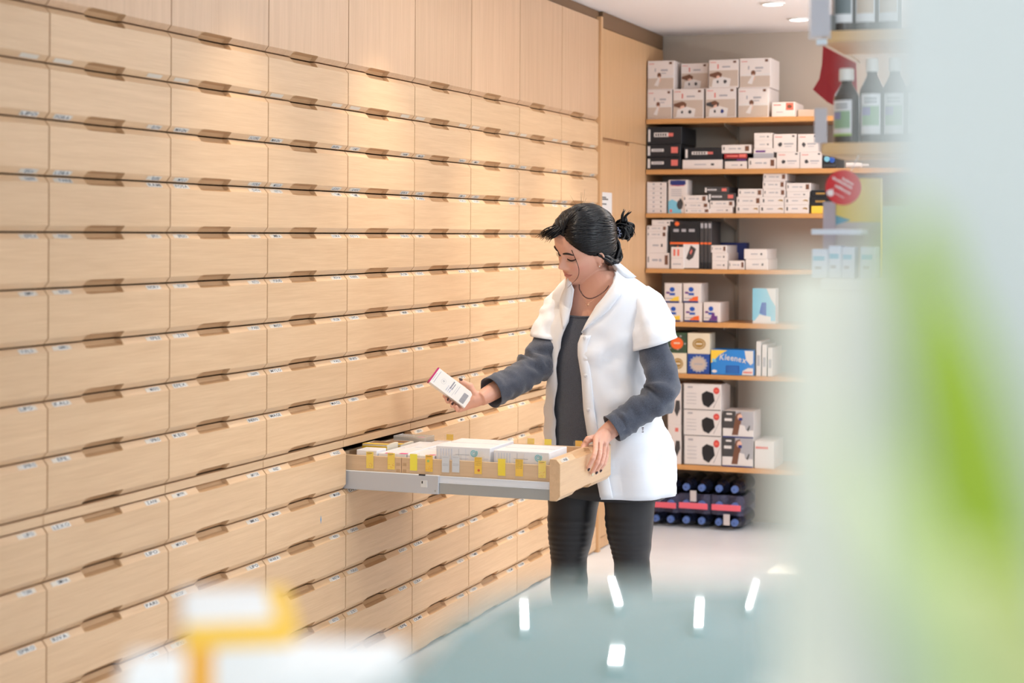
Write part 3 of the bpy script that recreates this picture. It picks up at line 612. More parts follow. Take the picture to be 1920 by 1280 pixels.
# sixth shelf: tissue boxes
g6 = 'square tissue boxes'
zA = carton(1254, 1287, 662, 700, art_oval, 'cream tissue box with a gold oval, lower left', 20, shelf=5, group=g6, name='tissue_box', cat='tissue box')
zB = carton(1289, 1330, 664, 700, art_star, 'dark blue tissue box with a pale star medallion', 22, shelf=5, group=g6, name='tissue_box', cat='tissue box')
carton(1252, 1287, 624, 662, art_greenoval, 'green leaf patterned tissue box with an orange oval', 15, zbot=zA, group=g6, name='tissue_box', cat='tissue box')
carton(1289, 1331, 625, 664, art_oval, 'cream tissue box with a gold oval on the blue box', 20, zbot=zB, group=g6, name='tissue_box', cat='tissue box', dep=.12)
carton(1333, 1414, 657, 700, art_big_blue, 'long bright blue tissue box with white lettering', 21, shelf=5, dep=.12, name='tissue_box', cat='tissue box')
for k in range(3): carton(1418 + k * 11, 1427 + k * 11, 640 + 6 * k, 700, lambda a, s: a.r(.2, .8, .3, .6, 5), ['slim white carton right of the long blue tissue box', 'slim white carton, middle of three at the hazy end', 'slim white carton, last of three at the hazy end'][k], 7, shelf=5, group='slim white cartons at the hazy end')
# seventh shelf: face masks
g7 = 'face mask cartons'
zz = stack([1281, 1280, 1280], [1352, 1352, 1352], [819, 770, 721], 868, art_mask, ['white and black face mask carton, bottom of the three', 'white and black face mask carton, middle of the three', 'white and black face mask carton, top of the three'], 7, shelf=6, group=g7, dep=.2)
stack([1252, 1252], [1277, 1277], [797, 720], 868, art_mask_side, ['lower upright white mask carton beside the coat', 'upper upright white mask carton beside the coat'], 0, shelf=6, group=g7, dep=.2)
stack([1354, 1355], [1412, 1413], [822, 772], 870, art_photo, ['lower carton with a masked long haired woman picture', 'upper carton with a masked long haired woman picture'], 7, shelf=6, group=g7, dep=.18)
carton(1415, 1452, 828, 872, lambda a, s: a.r(.05, .7, .72, .8, 8), 'pale carton with a pink line at the hazy end of the lowest shelf', 7, shelf=6)

# shrink wrapped bottle packs on the floor
BOT = mat('bottle_darkblue', (34, 38, 58), .15, .6); CAPB = mat('cap_blue', (84, 110, 170), .35); BAND = mat('band_pink', (228, 100, 116), .4); BARC = mat('barcode_grey', (200, 190, 190), .5); FILM = mat('shrink_film', (150, 150, 190), .15, .5, alpha=.25)
for k, (x0, x1) in enumerate([(1216, 1271), (1272, 1330), (1333, 1392)]):
    a = onY(x0, 990, YS + .02); b = onY(x1, 990, YS + .02); w = b.x - a.x
    t = thing('bottle_pack', ['pack of dark bottles on the floor beside the trouser leg', 'middle pack of dark blue capped bottles on the floor', 'right pack of dark blue capped bottles on the floor'][k], 'bottle pack', (a.x, YS + .02, 0), 'wrapped bottle packs under the lowest shelf')
    r_ = w / 4
    for i in range(2):
        for j in range(3):
            mb = MB(); Mx = Matrix.Translation((r_ * (1 + 2 * i), 0, .002 + r_ * .99 + j * 2.08 * r_)) @ Matrix.Rotation(-math.pi / 2, 4, 'X')
            mb.lathe([(.004, .006), (.018, .012), (.022, .03), (r_ * .6, .05), (r_ * .93, .085), (r_ * .97, .12), (r_ * .97, .30), (.004, .302)], 18, 0, Mx); bo = mb.build('bottle', BOT, t, True)
            mb = MB(); mb.lathe([(.003, -.012), (.0165, -.011), (.0185, -.006), (.0185, .0115), (.003, .012)], 16, 0, Mx); mb.build('cap', CAPB, bo, True)
    h = 6.2 * r_
    mb = MB(); mb.cbox(.006, w - .006, -.02, -.0135, h * .41, h * .53, .002); mb.build('paper_band', BAND, t)
    mb = MB(); u = (.25, .4, .42)[k]; v = (.56, .56, .12)[k]; mb.cbox(w * u, w * (u + .2), -.018, -.014, h * v, h * (v + .22), .001); mb.build('barcode_sticker', BARC, t)
    mb = MB(); n = 10
    for z0 in range(2):
        ring = []
    prof = [(.0, .02), (.03, .008), (w * .5, .03), (w - .03, .008), (w, .02)]
    mb.loft([[V((x, y, zq)) for x, y in prof] + [V((w, .3, zq)), V((0, .3, zq))] for zq in (h * .3, h * .46, h * .56, h * .7)], 0, True, False); mb.build('shrink_wrap', FILM, t)

# ---------------------------------------------------------------- shop rack with brown bottles, middle right
XR, YR = 1.763, 3.799
t = thing('display_rack', 'oak shelved shop rack holding brown bottles, middle right', 'rack', (XR, YR, 0))
for z0, z1 in ((1.922, 1.947), (1.676, 1.702), (1.385, 1.407), (.9, .925), (.4, .425)):
    mb = MB(); mb.cbox(0, 1.148, 0, .28, z0, z1, .003); mb.build('shelf_board', WOODR if z0 > 1.5 else mat('rack_white', (232, 232, 228), .5), t)
mb = MB(); mb.cbox(.30, .325, .1, .28, .0, 2.3, .002); mb.build('upright', mat('rack_post', (190, 176, 150), .5), t)
mb = MB(); mb.cbox(1.15, 1.2, .0, .28, .0, 2.3, .002); mb.build('upright', mat('rack_post', (190, 176, 150), .5), t)
mb = MB(); a = onD(1525, 202, 3.79); b = onD(1550, 268, 3.79); mb.cbox(a.x - XR, b.x - XR, -.004, -.001, b.z, a.z, .001); mb.build('end_plate', mat('grey_plate', (196, 190, 192), .4), t)
GLB = mat('brown_glass', (62, 50, 42), .1, .6); CAPW = mat('cap_white', (236, 234, 228), .4)
LBG = [mat('bottle_label', (232, 234, 236), .4), mat('label_art_green', (150, 186, 150), .5), mat('label_art_violet', (150, 150, 190), .5), mat('label_art_dark', (98, 112, 116), .5), mat('label_art_beige', (206, 184, 160), .5), mat('label_green_edge', (160, 200, 90), .5)]
def bottle(x, y, z, r, h, lab, art, flat=.85, rz=0):
    t = thing('medicine_bottle', lab, 'bottle', (x, y, z), 'brown bottles on the rack'); t.rotation_euler.z = rz
    mb = MB(); Ms = Matrix.Diagonal((1, flat, 1, 1)); b = h
    mb.lathe([(.002, .001), (r * .96, .001), (r, .006), (r, b * .60), (r * .96, b * .64), (r * .52, b * .77), (r * .42, b * .80), (r * .42, b * .84), (.002, b * .84)], 28, 0, Ms); mb.build('glass', GLB, t, False); smooth_angle(t.children[0], 45)
    mb = MB(); mb.lathe([(.002, b * .838), (r * .50, b * .838), (r * .51, b * .85), (r * .5, b * .985), (r * .46, b), (.002, b)], 24); mb.build('cap', CAPW, t); smooth_angle(t.children[1], 40)
    mb = MB(); n = 10; rr_ = r * 1.012; a0, a1 = -math.pi / 2 - .86, -math.pi / 2 + .86
    def pat(u0, u1, v0, v1, m, q):
        ring = []
        for zq in (b * v0, b * v1): ring.append([V((q * math.cos(a0 + (a1 - a0) * (u0 + (u1 - u0) * k / n)), q * flat * math.sin(a0 + (a1 - a0) * (u0 + (u1 - u0) * k / n)), zq)) for k in range(n + 1)])
        mb.loft(ring, m, False, False)
    pat(0, 1, .10, .575, 0, rr_); pat(.08, .92, .2, .43, art, rr_ * 1.004)
    if art == 1: pat(.08, .5, .32, .42, 2, rr_ * 1.008)
    if rz: pat(0, 1, .10, .13, 5, rr_ * 1.006)
    for k in range(2): pat(.2, .8, .47 + k * .04, .485 + k * .04, 3, rr_ * 1.006)
    mb.build('label', LBG, t, True)
for px, lb, art, rz in ((1585, 'brown bottle turned aside, leftmost on the lower rack shelf', 1, -.5), (1634, 'brown bottle with a green label picture, second on the lower rack shelf', 1, 0), (1676, 'brown bottle third on the lower rack shelf, half veiled', 1, 0), (1720, 'brown bottle fourth on the lower rack shelf, veiled by the pale foreground', 1, 0)):
    p = onY(px, 260, YR + .05); bottle(p.x, YR + (.045 if rz == 0 else .06), 1.7025, .0265 if rz == 0 else .032, .186 if rz == 0 else .166, lb, art, .9 if rz == 0 else .62, rz)
for px, lb, art in ((1583, 'brown bottle with a dark green label, left on the upper rack shelf', 3), (1624, 'brown bottle with a beige label on the upper rack shelf', 4), (1666, 'brown bottle third on the upper rack shelf, cut by the top edge', 4)):
    p = onY(px, 50, YR + .05); bottle(p.x, YR + .045, 1.9475, .0265, .19, lb, art, .9)
mb = MB(); a = onD(1524, 26, 3.795); mb.cbox(0, .018, 0, .05, 0, .036, .002)
tag(mb.build('carton', mat('grey_carton', (120, 124, 122), .5), loc=(onD(1547, 55, 3.79).x, YR + .01, 1.9475)), 'small grey carton beside the bottles on the upper rack shelf', 'carton')
ACR2 = mat('acrylic_holder', (226, 228, 234), .06, .5, alpha=.3)
a = onD(1511, -30, 3.77); b = onD(1557, 72, 3.77); t = thing('acrylic_sign_holder', 'clear acrylic sign holder clipped to the upper rack shelf', 'sign holder', (a.x, YR - .012, b.z))
w, h = b.x - a.x, a.z - b.z
mb = MB(); mb.cbox(0, w, 0, .0025, 0, h, .001); mb.build('front_sheet', ACR2, t)
mb = MB(); mb.cbox(w * .1, w * .9, .004, .006, .008, h, .001); mb.build('paper_insert', mat('insert_grey', (226, 222, 226), .5), t)
mb = MB(); mb.cbox(w * .35, w * .8, -.002, .012, -.012, 0, .001); mb.build('clip', mat('clip_clear', (220, 230, 236), .15), t)
# red pennant hanging under the upper shelf, on a thin arm
t = thing('hanging_pennant', 'red paper pennant hanging from a pale arm under the upper rack shelf', 'pennant', (XR, YR, 1.9))
p0 = onD(1544, 84, 4.16); p1 = onD(1612, 120, 4.05)
mb = MB(); mb.tube([p - V((XR, YR, 1.9)) for p in spl([p0, (p0 + p1) / 2 + V((0, 0, .012)), p1 + V((0, 0, .004))], 8)], .0022, 8); mb.build('arm', mat('arm_cream', (222, 206, 180), .4), t, True)
q = [onD(x, y, z) - V((XR, YR, 1.9)) for x, y, z in ((1543, 86, 4.16), (1541, 120, 4.16), (1536, 148, 4.16), (1524, 168, 4.17), (1552, 192, 4.13), (1580, 205, 4.10), (1606, 180, 4.08), (1604, 118, 4.07))]
mb = MB(); mb.slab(q, (.0008, .0012, 0)); mb.build('cloth', mat('pennant_red', (182, 52, 62), .6, sss=0), t)
# round red shelf sign
c = onD(1580.5, 351.5, 3.7); rd = 33 / FPX * 3.7; t = thing('round_sign', 'round red shelf sign with a white apple and slanted white lines', 'sign', c)
mb = MB(); mb.tube([V((0, 0, 0)), V((0, .0015, 0))], rd, 40, 0); mb.build('disc', mat('sign_red', (206, 44, 48), .45), t)
mb = MB(); ang = -.5; ux = V((math.cos(ang), 0, math.sin(ang))); uz = V((-math.sin(ang), 0, math.cos(ang)))
def sg(u, v): return ux * (u * rd) + uz * (v * rd) + V((0, -.0008, 0))
for u0, u1, v in ((-.28, .48, .42), (-.78, .5, .2), (-.44, .62, -.12)):
    n = int((u1 - u0) / .09); q = random.Random(int(v * 100))
    for k in range(n):
        hh = q.choice((.05, .06, .09)); uu = u0 + k * .09; mb.slab([sg(uu, v - .05), sg(uu + .065, v - .05), sg(uu + .065, v + hh), sg(uu, v + hh)], (0, .0004, 0))
for k in range(6): mb.slab([sg(-.25 + k * .1, -.52), sg(-.18 + k * .1, -.52), sg(-.18 + k * .1, -.47), sg(-.25 + k * .1, -.47)], (0, .0004, 0))
mb.slab([sg(-.48 + .2 * math.cos(a_) * (1 - .12 * math.sin(a_)), -.60 + .19 * math.sin(a_) * (1 + .0 * a_)) for a_ in [2 * math.pi * k / 18 for k in range(18)]], (0, .0004, 0))
mb.slab([sg(-.46, -.42), sg(-.40, -.3), sg(-.5, -.36)], (0, .0004, 0))
mb.build('print', mat('sign_white', (240, 226, 222), .5), t)
mb = MB(); mb.tube([V((.0, .002, .0)), V((.02, YR - c.y + .01, 1.68 - c.z))], .0015, 6); mb.build('arm', ACR2, t)
# goods on the third rack level
def good(px0, px1, py0, py1, m, label, dep=.1, deco=None, y=None, cat='carton', name='carton', group=None, zb_=1.4075):
    y = y or YR + .02; a = onY(px0, py0, y); b = onY(px1, py0, y); w = b.x - a.x; h = a.z - zb_; mb = MB(); mb.cbox(0, w, 0, dep, 0, h, .0015)
    if deco: deco(Art(mb, w, h, 0))
    return tag(mb.build(name, [m] + BX[1:], None, loc=(a.x, y, zb_)), label, cat, group)
good(1567, 1650, 334, 515, mat('pack_yellow', (255, 232, 128), .5), 'tall yellow pack with a pale base behind the round red sign', .03, lambda a: (a.r(0, 1, .0, .55, 7), a.p([(.0, .52), (.34, .57), (0, .62)], 13)), y=YR + .16)
good(1543, 1566, 378, 515, mat('pack_pinkgrey', (206, 196, 206), .5), 'narrow pale pink pack beside the yellow pack', .03, None, y=YR + .15)
good(1653, 1720, 386, 515, mat('pack_palegreen', (205, 220, 212), .5), 'pale green pack at the right of the third rack shelf', .04, None, y=YR + .12)
for k, (x0, x1, yt) in enumerate(((1522, 1552, 466), (1553, 1577, 460), (1578, 1601, 462), (1612, 1640, 462))):
    good(x0, x1, yt, 515, mat('pack_bluewhite', (216, 224, 238), .4), ['pale blue white pack, leftmost on the third rack shelf', 'pale blue white pack, second on the third rack shelf', 'pale blue white pack left of the bare post', 'pale pack right of the bare post'][k], .06, lambda a: (a.r(.1, .8, .6, .75, 13), a.r(.2, .6, .3, .4, 5)), y=YR + .03, group='pale packs on the third rack shelf')
mb = MB(); a = onY(1522, 426, YR + .03); b = onY(1615, 440, YR + .03); mb.cbox(0, b.x - a.x, 0, .1, 0, .012, .002)
mb.build('glass_shelf', mat('shelf_lip', (222, 228, 236), .3), t_ if False else None, loc=(a.x, YR + .02, b.z)); tag(bpy.data.objects['glass_shelf'], 'white slatted shelf lip above the pale packs', 'shelf lip')

# ---------------------------------------------------------------- near foreground: counter, glass topped case, cartons, leaflet, plant
def cam_pt(X, Z, z): return V((CAM.x, CAM.y, 0)) + RT * X + FW * Z + UP * z
CT = 1.36
t = thing('glass_case', 'display case with a pale green glass top in the lower foreground', 'display case', (0, 0, 0))
edge = [(-.075, .28), (-.05, .46), (-.037, .545), (-.021, .63), (-.006, .676), (.014, .698), (.05, .706), (.2, .72), (.42, .74), (.5, .55), (.45, .17), (.0, .15)]
mb = MB(); mb.slab([cam_pt(x, z, CT) for x, z in reversed(edge)], (0, 0, -.012)); gt = mb.build('glass_top', mat('green_glass', (112, 146, 145), .02, .5, ior=1.52, coat=0), t)
ins = [(x * .97 + .008, .46 + (z - .46) * .94) for x, z in edge]
mb = MB(); mb.slab([cam_pt(x, z, CT - .0125) for x, z in reversed(ins)], (0, 0, -CT + .0135)); mb.build('body', mat('case_body', (206, 214, 210), .4), t)
t = thing('counter', 'white shop counter below the blurred cartons in the near foreground', 'counter', (0, 0, 0))
CT2 = 1.15
edge = [(-.9, .5), (-.9, 1.26), (-.058, 1.26), (-.058, .5)]
mb = MB(); mb.slab([cam_pt(x, z, CT2) for x, z in edge], (0, 0, -.03)); mb.build('worktop', mat('counter_white', (228, 228, 226), .35), t)
mb = MB(); mb.slab([cam_pt(x * .98 - .004, .88 + (z - .88) * .95, CT2 - .0305) for x, z in edge], (0, 0, -CT2 + .0315)); mb.build('body', mat('counter_body', (214, 200, 180), .5), t)
def fg_box(pa, pb, Z, zt, dep, label, band=False, rz=0):
    a = onD(pa, 1200, Z); b = onD(pb, 1200, Z); w = (b - a).length; h = zt - CT2 - .0005
    t = thing('medicine_carton', label, 'carton', V((a.x, a.y, CT2 + .0005)), 'blurred cartons on the counter'); t.rotation_euler.z = YAW + rz
    mb = MB(); mb.cbox(0, w, 0, dep, 0, h, .001); mb.build('box', FGW, t)
    if band:
        mb = MB(); mb.box(-.0003, w + .0003, -.0005, .0, h * .86, h * .997); mb.box(w, w + .0005, 0, dep, h * .3, h * .997); mb.box(w * .80, w, 0, dep, h, h + .0005); mb.build('colour_band', FGY, t)
        mb = MB(); mb.box(-.0002, w * .26, -.0006, .0, 0, h * .86); mb.build('side_stripe', mat('stripe_orange', (250, 180, 66), .4), t)
    return t
FGW = mat('carton_bright', (244, 243, 240), .35); FGY = mat('band_yellow', (255, 204, 84), .4)
fg_box(345, 556, 1.05, 1.2637, .10, 'blurred white carton with a yellow band, tallest on the counter', True, rz=.2)
fg_box(510, 735, .93, 1.2675, .065, 'blurred plain white carton right of the yellow banded one', rz=-.05)
fg_box(228, 335, .93, 1.2645, .045, 'blurred small white carton left of the yellow banded one', rz=.1)

t = thing('leaflet_stand', 'blurred cream leaflet standing upright in the right foreground', 'leaflet', cam_pt(.115, .49, CT + .0005)); t.rotation_euler.z = YAW
mb = MB(); n = 12; w = .062; h = .133
rg = [[V((-.040 + w * k / n, .010 * math.sin(k / n * 3) + off, z)) for k in range(n + 1)] for off, z in ((0, .003), (0, h))]
rb = [[p + V((0, .0006, 0)) for p in r_] for r_ in rg]
mb.loft([rg[0] + rb[0][::-1], rg[1] + rb[1][::-1]], 0, True, True); mb.build('sheet', mat('leaflet_cream', (252, 246, 230), .5), t, False)
mb = MB(); mb.cbox(-.042, .026, -.012, .03, 0, .003, .0008); mb.build('base', mat('leaflet_base', (230, 236, 232), .2), t)
t = thing('pale_sign', 'tall pale sign panel blurred along the right edge of the photo', 'sign', cam_pt(.17, .385, CT + .0005)); t.rotation_euler.z = YAW
mb = MB(); mb.cbox(-.0895, .10, 0, .003, .004, .34, .001); mb.build('panel', mat('pale_panel', (212, 215, 211), .4), t)
mb = MB(); mb.cbox(-.0865, .1, -.02, .02, 0, .004, .001); mb.build('foot', mat('leaflet_base', (230, 236, 232), .2), t)
t = thing('potted_plant', 'blurred plant with long yellow green blade leaves, far right foreground', 'plant', cam_pt(.113, .335, CT + .0005))
LEAF = [mat('leaf_green', (158, 184, 48), .45, var=.08, vscale=30), mat('leaf_lime', (220, 232, 170), .5, var=.05, vscale=30), mat('leaf_deep', (112, 158, 92), .5)]
base = cam_pt(.113, .335, CT)
mb = MB(); mb.lathe([(.002, 0), (.016, 0), (.02, .03), (.021, .034), (.018, .034), (.017, .028), (.002, .028)], 24); mb.build('pot', mat('pot_white', (220, 222, 214), .4), t); smooth_angle(t.children[0])
def leaf(pts, wid, Z, m, nm='leaf'):
    cp = spl([onD(x, y, z) for x, y, z in pts], 16); mb = MB(); rings = []
    for k, p in enumerate(cp):
        u = k / 15; wd = wid * (math.sin(min(1, u * 1.15 + .12) * math.pi * .92) ** .6 if u < 1 else .02) + .0004
        tg = (cp[min(k + 1, 15)] - cp[max(k - 1, 0)]).normalized(); sd = tg.cross(-FW).normalized(); nn = sd.cross(tg)
        row = [p + sd * (wd * s) + nn * (abs(s) * wd * .25) for s in (-1, -.5, 0, .5, 1)]
        rings.append(row + [q - nn * .0005 for q in row[::-1]])
    mb.loft(rings); o = mb.build(nm, m, t, True); o.matrix_parent_inverse = Matrix.Translation(-base - V((0, 0, .0005)))
leaf([(1940, 1880, .335), (1885, 1250, .345), (1835, 980, .35), (1782, 720, .35), (1735, 520, .35), (1700, 400, .35)], .0108, .35, LEAF[0])
leaf([(1925, 1880, .325), (1790, 1350, .31), (1710, 1080, .30), (1640, 900, .30), (1590, 790, .30)], .0055, .30, LEAF[1])
leaf([(1950, 1880, .335), (1905, 1500, .32), (1870, 1300, .315), (1835, 1170, .31), (1790, 1050, .31)], .018, .31, mat('leaf_olive', (216, 218, 150), .5))

# ---------------------------------------------------------------- lamps and unseen fill lights
LAMP = mat('lamp_face', (255, 250, 242), .5, emit=14); RIMM = mat('lamp_rim', (230, 228, 224), .4)
def spot(x, y, en, size=1.15, blend=.7, col=(1, .82, .62)):
    l = bpy.data.lights.new('downlight_bulb', 'SPOT'); l.energy = en; l.spot_size = size; l.spot_blend = blend; l.color = col; l.shadow_soft_size = .008
    o = bpy.data.objects.new('downlight_bulb', l); COL.objects.link(o); o.location = (x, y, CEIL - .009); return o
dls = []
p = [CAM + ray(px, py) * ((CEIL - CH) / ray(px, py).z) for px, py in ((1449, 6), (1498, 35))]
spots = [(p[0].x, p[0].y), (p[1].x, p[1].y)] + [((.30, .30, .44, .46)[k], 4.35 + .95 * k + (.06 if k == 2 else 0)) for k in range(4)]
for k, (x, y) in enumerate(spots):
    t = thing('downlight', ['round ceiling downlight at the top of the photo', 'round ceiling downlight beside the acrylic sign holder', 'ceiling downlight washing the drawer wall, nearest', 'ceiling downlight washing the drawer wall above the open drawer', 'ceiling downlight washing the drawer wall near the woman', 'ceiling downlight washing the far end of the drawer wall'][k], 'downlight', (x, y, CEIL - .001), 'ceiling downlights')
    dp = .006 if k < 2 else .036
    mb = MB(); mb.lathe([(.045, 0), (.056, 0), (.056, -dp), (.046, -dp - .001), (.045, -.003)], 24, mats=[0, 0, 0, 1]); mb.build('rim', [RIMM, RIMM if k < 2 else mat('reflector_dark', (40, 38, 36), .3)], t)
    mb = MB(); mb.lathe([(.0001, -.004), (.045, -.004)], 24); mb.build('diffuser', LAMP, t)
    if k > 1: spot(x, y, (34, 50, 80, 80)[k - 2], 1.3, .9)
    else: spot(x, y, 14, 1.6)
TUBE = mat('tube_face', (250, 252, 255), .5, emit=40)
for k, (px, py, ln, wd) in enumerate(((987, 1150, .40, .028), (1157, 1105, .46, .028), (1315, 1145, .40, .030), (1415, 1110, .46, .022), (1160, 1227, .2, .044), (1575, 1100, .3, .016))):
    hl = CEIL - .04; num = CH - 2 * CT + hl; z = num / ((py - CY) / FPX); q = cam_pt((px - 960) / FPX * z, z, hl)
    t = thing('linear_lamp', ['slim ceiling lamp mirrored leftmost in the glass top', 'slim ceiling lamp mirrored just left of the right trouser leg', 'slim ceiling lamp mirrored in the middle of the glass top', 'slim ceiling lamp mirrored slanting right in the glass top', 'short ceiling lamp mirrored lowest in the glass top', 'thin ceiling lamp mirrored faintly at the right of the glass top'][k], 'ceiling lamp', q, 'slim ceiling lamps'); t.rotation_euler.z = YAW - (0, 0, .12, .2, .1, .35)[k]
    mb = MB(); mb.cbox(-wd / 2 - .004, wd / 2 + .004, -ln / 2 - .004, ln / 2 + .004, .001, .038, .002); mb.build('housing', RIMM, t)
    mb = MB(); mb.box(-wd / 2, wd / 2, -ln / 2, ln / 2, -.001, .0005); mb.build('diffuser', TUBE, t)
def area(x, y, z, sx, sy, en, col, rot=(0, 0, 0)):  # unseen area light without a fixture, added as fill
    l = bpy.data.lights.new('fill_area_light', 'AREA'); l.shape = 'RECTANGLE'; l.size = sx; l.size_y = sy; l.energy = en; l.color = col
    o = bpy.data.objects.new('fill_area_light', l); COL.objects.link(o); o.location = (x, y, z); o.rotation_euler = rot; return o
NEU = (.86, .94, 1)
for x, y, e in ((2.6, .8, 32), (2.9, 3.0, 34), (3.2, 5.2, 80), (1.8, 7.4, 12), (4.4, 1.5, 50), (4.4, 4.2, 66), (4.4, 6.8, 30), (2.6, -1.2, 50)):
    area(x, y, CEIL - .02, .9, .9, e * .42, NEU)  # general fill added across the ceiling, no real panels
for x, y, e in ((3.3, 7.9, 40), (3.4, 4.6, 40), (3.3, .2, 14)):
    l = bpy.data.lights.new('fill_point_light', 'POINT'); l.energy = e; l.color = NEU; l.shadow_soft_size = .16  # unseen point fill, added mainly to lift the ceiling
    o = bpy.data.objects.new('fill_point_light', l); COL.objects.link(o); o.location = (x, y, 2.2)
area(1.3, 6.9, CEIL - .02, .5, .5, 9, (1, .84, .64))  # added warm fill for the drawers near the woman
area(2.6, -2.44, 1.43, 2.6, 1.6, 22, (.93, .97, 1), (math.pi / 2, 0, 0))  # added upright fill behind the camera for the foreground
o = area(2.55, 7.7, 1.95, .5, .5, 55, (1, .96, .95), (math.pi, 0, 0)); o.name = 'ceiling_fill_light'  # free-floating light added to brighten the ceiling from below
w = bpy.data.worlds.new('World'); bpy.context.scene.world = w; w.use_nodes = True
w.node_tree.nodes['Background'].inputs[0].default_value = (1, .97, .94, 1); w.node_tree.nodes['Background'].inputs[1].default_value = .05

# ---------------------------------------------------------------- the woman
ZB = 6.12
PSI = math.radians(40)
BF = RT * -math.sin(PSI) - FW * math.cos(PSI); BL = RT * math.cos(PSI) - FW * math.sin(PSI)   # her front, her left
TT = [(497, 1121, .066, .066), (507, 1122, .082, .074), (515, 1124, .105, .085), (524, 1126, .135, .095), (534, 1128, .163, .104), (548, 1130, .184, .114), (570, 1130, .193, .124), (610, 1123, .192, .135), (660, 1116, .188, .138), (700, 1116, .187, .137), (760, 1128, .205, .152), (830, 1140, .232, .174), (890, 1145, .238, .182), (922, 1146, .238, .184)]
def torso(py):
    c = [ip(py, [t[0] for t in TT], [t[k] for t in TT]) for k in (1, 2, 3)]
    p = onD(c[0], py, ZB); return p, c[1], c[2]
def tp(py, th, s=1.0, ex=0.0):
    c, a, b = torso(py); t = math.radians(th); sn, cs = math.sin(t), math.cos(t)
    q = abs(cs) ** 2.2 + abs(sn) ** 2.2; q = q ** (-1 / 2.2)
    return c + BL * ((a * s + ex) * sn * q) + BF * ((b * s + ex) * cs * q)
person = thing('person', 'woman in a white short sleeved coat reaching into the open drawer', 'person', (tp(760, 0).x, tp(760, 0).y, 0))
person.location = V((torso(700)[0].x, torso(700)[0].y, 0)); PO = person.location.copy()
def pch(mb, name, m, parent=None, smooth=True):
    o = mb.build(name, m, parent or person, smooth)
    if parent is None: o.location = -PO
    return o

# head: local x forward, y to her left, z up
HM = Matrix(((-0.57912, 0.81519, 0.00933), (-0.69715, -0.48927, -0.52403), (-0.42262, -0.30998, 0.85165)))
HS_ = 1.07; HC = onD(1092, 461, 6.07)
def hw(p): return HC + HM @ (V(p) * HS_)
zf = [-.122, -.118, -.110, -.100, -.088, -.075, -.06, -.045, -.03, -.015, 0, .015, .03, .05, .07, .09, .105, .114, .118]
xf = [.040, .062, .074, .078, .076, .079, .082, .082, .082, .081, .080, .086, .089, .088, .082, .064, .040, .018, 0]
xb = [.000, -.010, -.025, -.040, -.055, -.066, -.074, -.080, -.086, -.091, -.095, -.098, -.100, -.099, -.093, -.077, -.050, -.024, 0]
yw = [.016, .027, .038, .046, .053, .059, .0635, .067, .0695, .0715, .073, .0745, .0755, .075, .069, .056, .036, .017, .0005]
def base_head(z, th):
    a, b, c = ip(z, zf, xf), ip(z, zf, xb), ip(z, zf, yw); xc = a * .1 + b * .1 if False else -.008 * min(1, c / .05)
    cs, sn = math.cos(th), math.sin(th)
    x = xc + ((a - xc) * abs(cs) ** .86 if cs > 0 else -(xc - b) * abs(cs) ** .9)
    return x, c * math.copysign(abs(sn) ** .88, sn)
def gs(d, s): return math.exp(-(d / s) ** 2)
def feat(x, y, z):
    if x < 0: return 0
    w = min(1, x / .03); d = 0
    nz = ip(z, [-.052, -.046, -.041, -.034, -.027, -.018, -.008, .004, .016, .026], [0, .006, .019, .026, .0255, .020, .0135, .008, .004, 0]); ns = ip(z, [-.05, -.035, -.02, 0, .02], [.013, .0115, .009, .0075, .010])
    d += nz * gs(y, ns)
    for s in (-1, 1):
        d += .009 * gs(y - s * .0145, .007) * gs(z + .039, .0075)
        d -= .0085 * gs(y - s * .031, .017) * gs(z - .001, .011)
        d += .0065 * gs(y - s * .031, .0125) * gs(z + .001, .0085)
        d += .0035 * gs(y - s * .03, .02) * gs(z - .021, .007)
        d += .005 * gs(y - s * .045, .02) * gs(z + .033, .018)
        d -= .002 * gs(y - s * .029, .006) * gs(z + .066, .008)
    zm = -.0685 + 5.5 * y * y
    d += .0065 * gs(z - (zm + .0062), .0045) * gs(y, .018) + .0078 * gs(z - (zm - .0075), .0055) * gs(y, .016) - .006 * gs(z - zm, .0018) * gs(y, .023)
    d -= .004 * gs(z + .088, .006) * gs(y, .022); d += .007 * gs(z + .104, .012) * gs(y, .02)
    return d * w
def make_head(nt=112, nz=120):
    rings = []
    for k in range(nz):
        u = k / (nz - 1); z = -.122 + .240 * (u + .035 * math.sin(2 * math.pi * u) * 0)
        ring = []
        for i in range(nt):
            t = 2 * math.pi * i / nt; t = t - .35 * math.sin(t)     # denser at the face
            x, y = base_head(z, t); ring.append(V((x + feat(x, y, z), y, z)))
        rings.append(ring)
    return rings
HR_ = make_head(); HV = np.array([tuple(p) for r_ in HR_ for p in r_])
def fx(y, z):                                            # face surface point for a given (y, z)
    d = (HV[:, 1] - y) ** 2 + (HV[:, 2] - z) ** 2 + (HV[:, 0] < 0) * 1; i = np.argsort(d)[:3]; return V((float(HV[i, 0].mean()), y, z))
def make_mesh_head(mb): mb.loft([[hw(p) for p in r_] for r_ in HR_])

body = MB(); make_mesh_head(body)
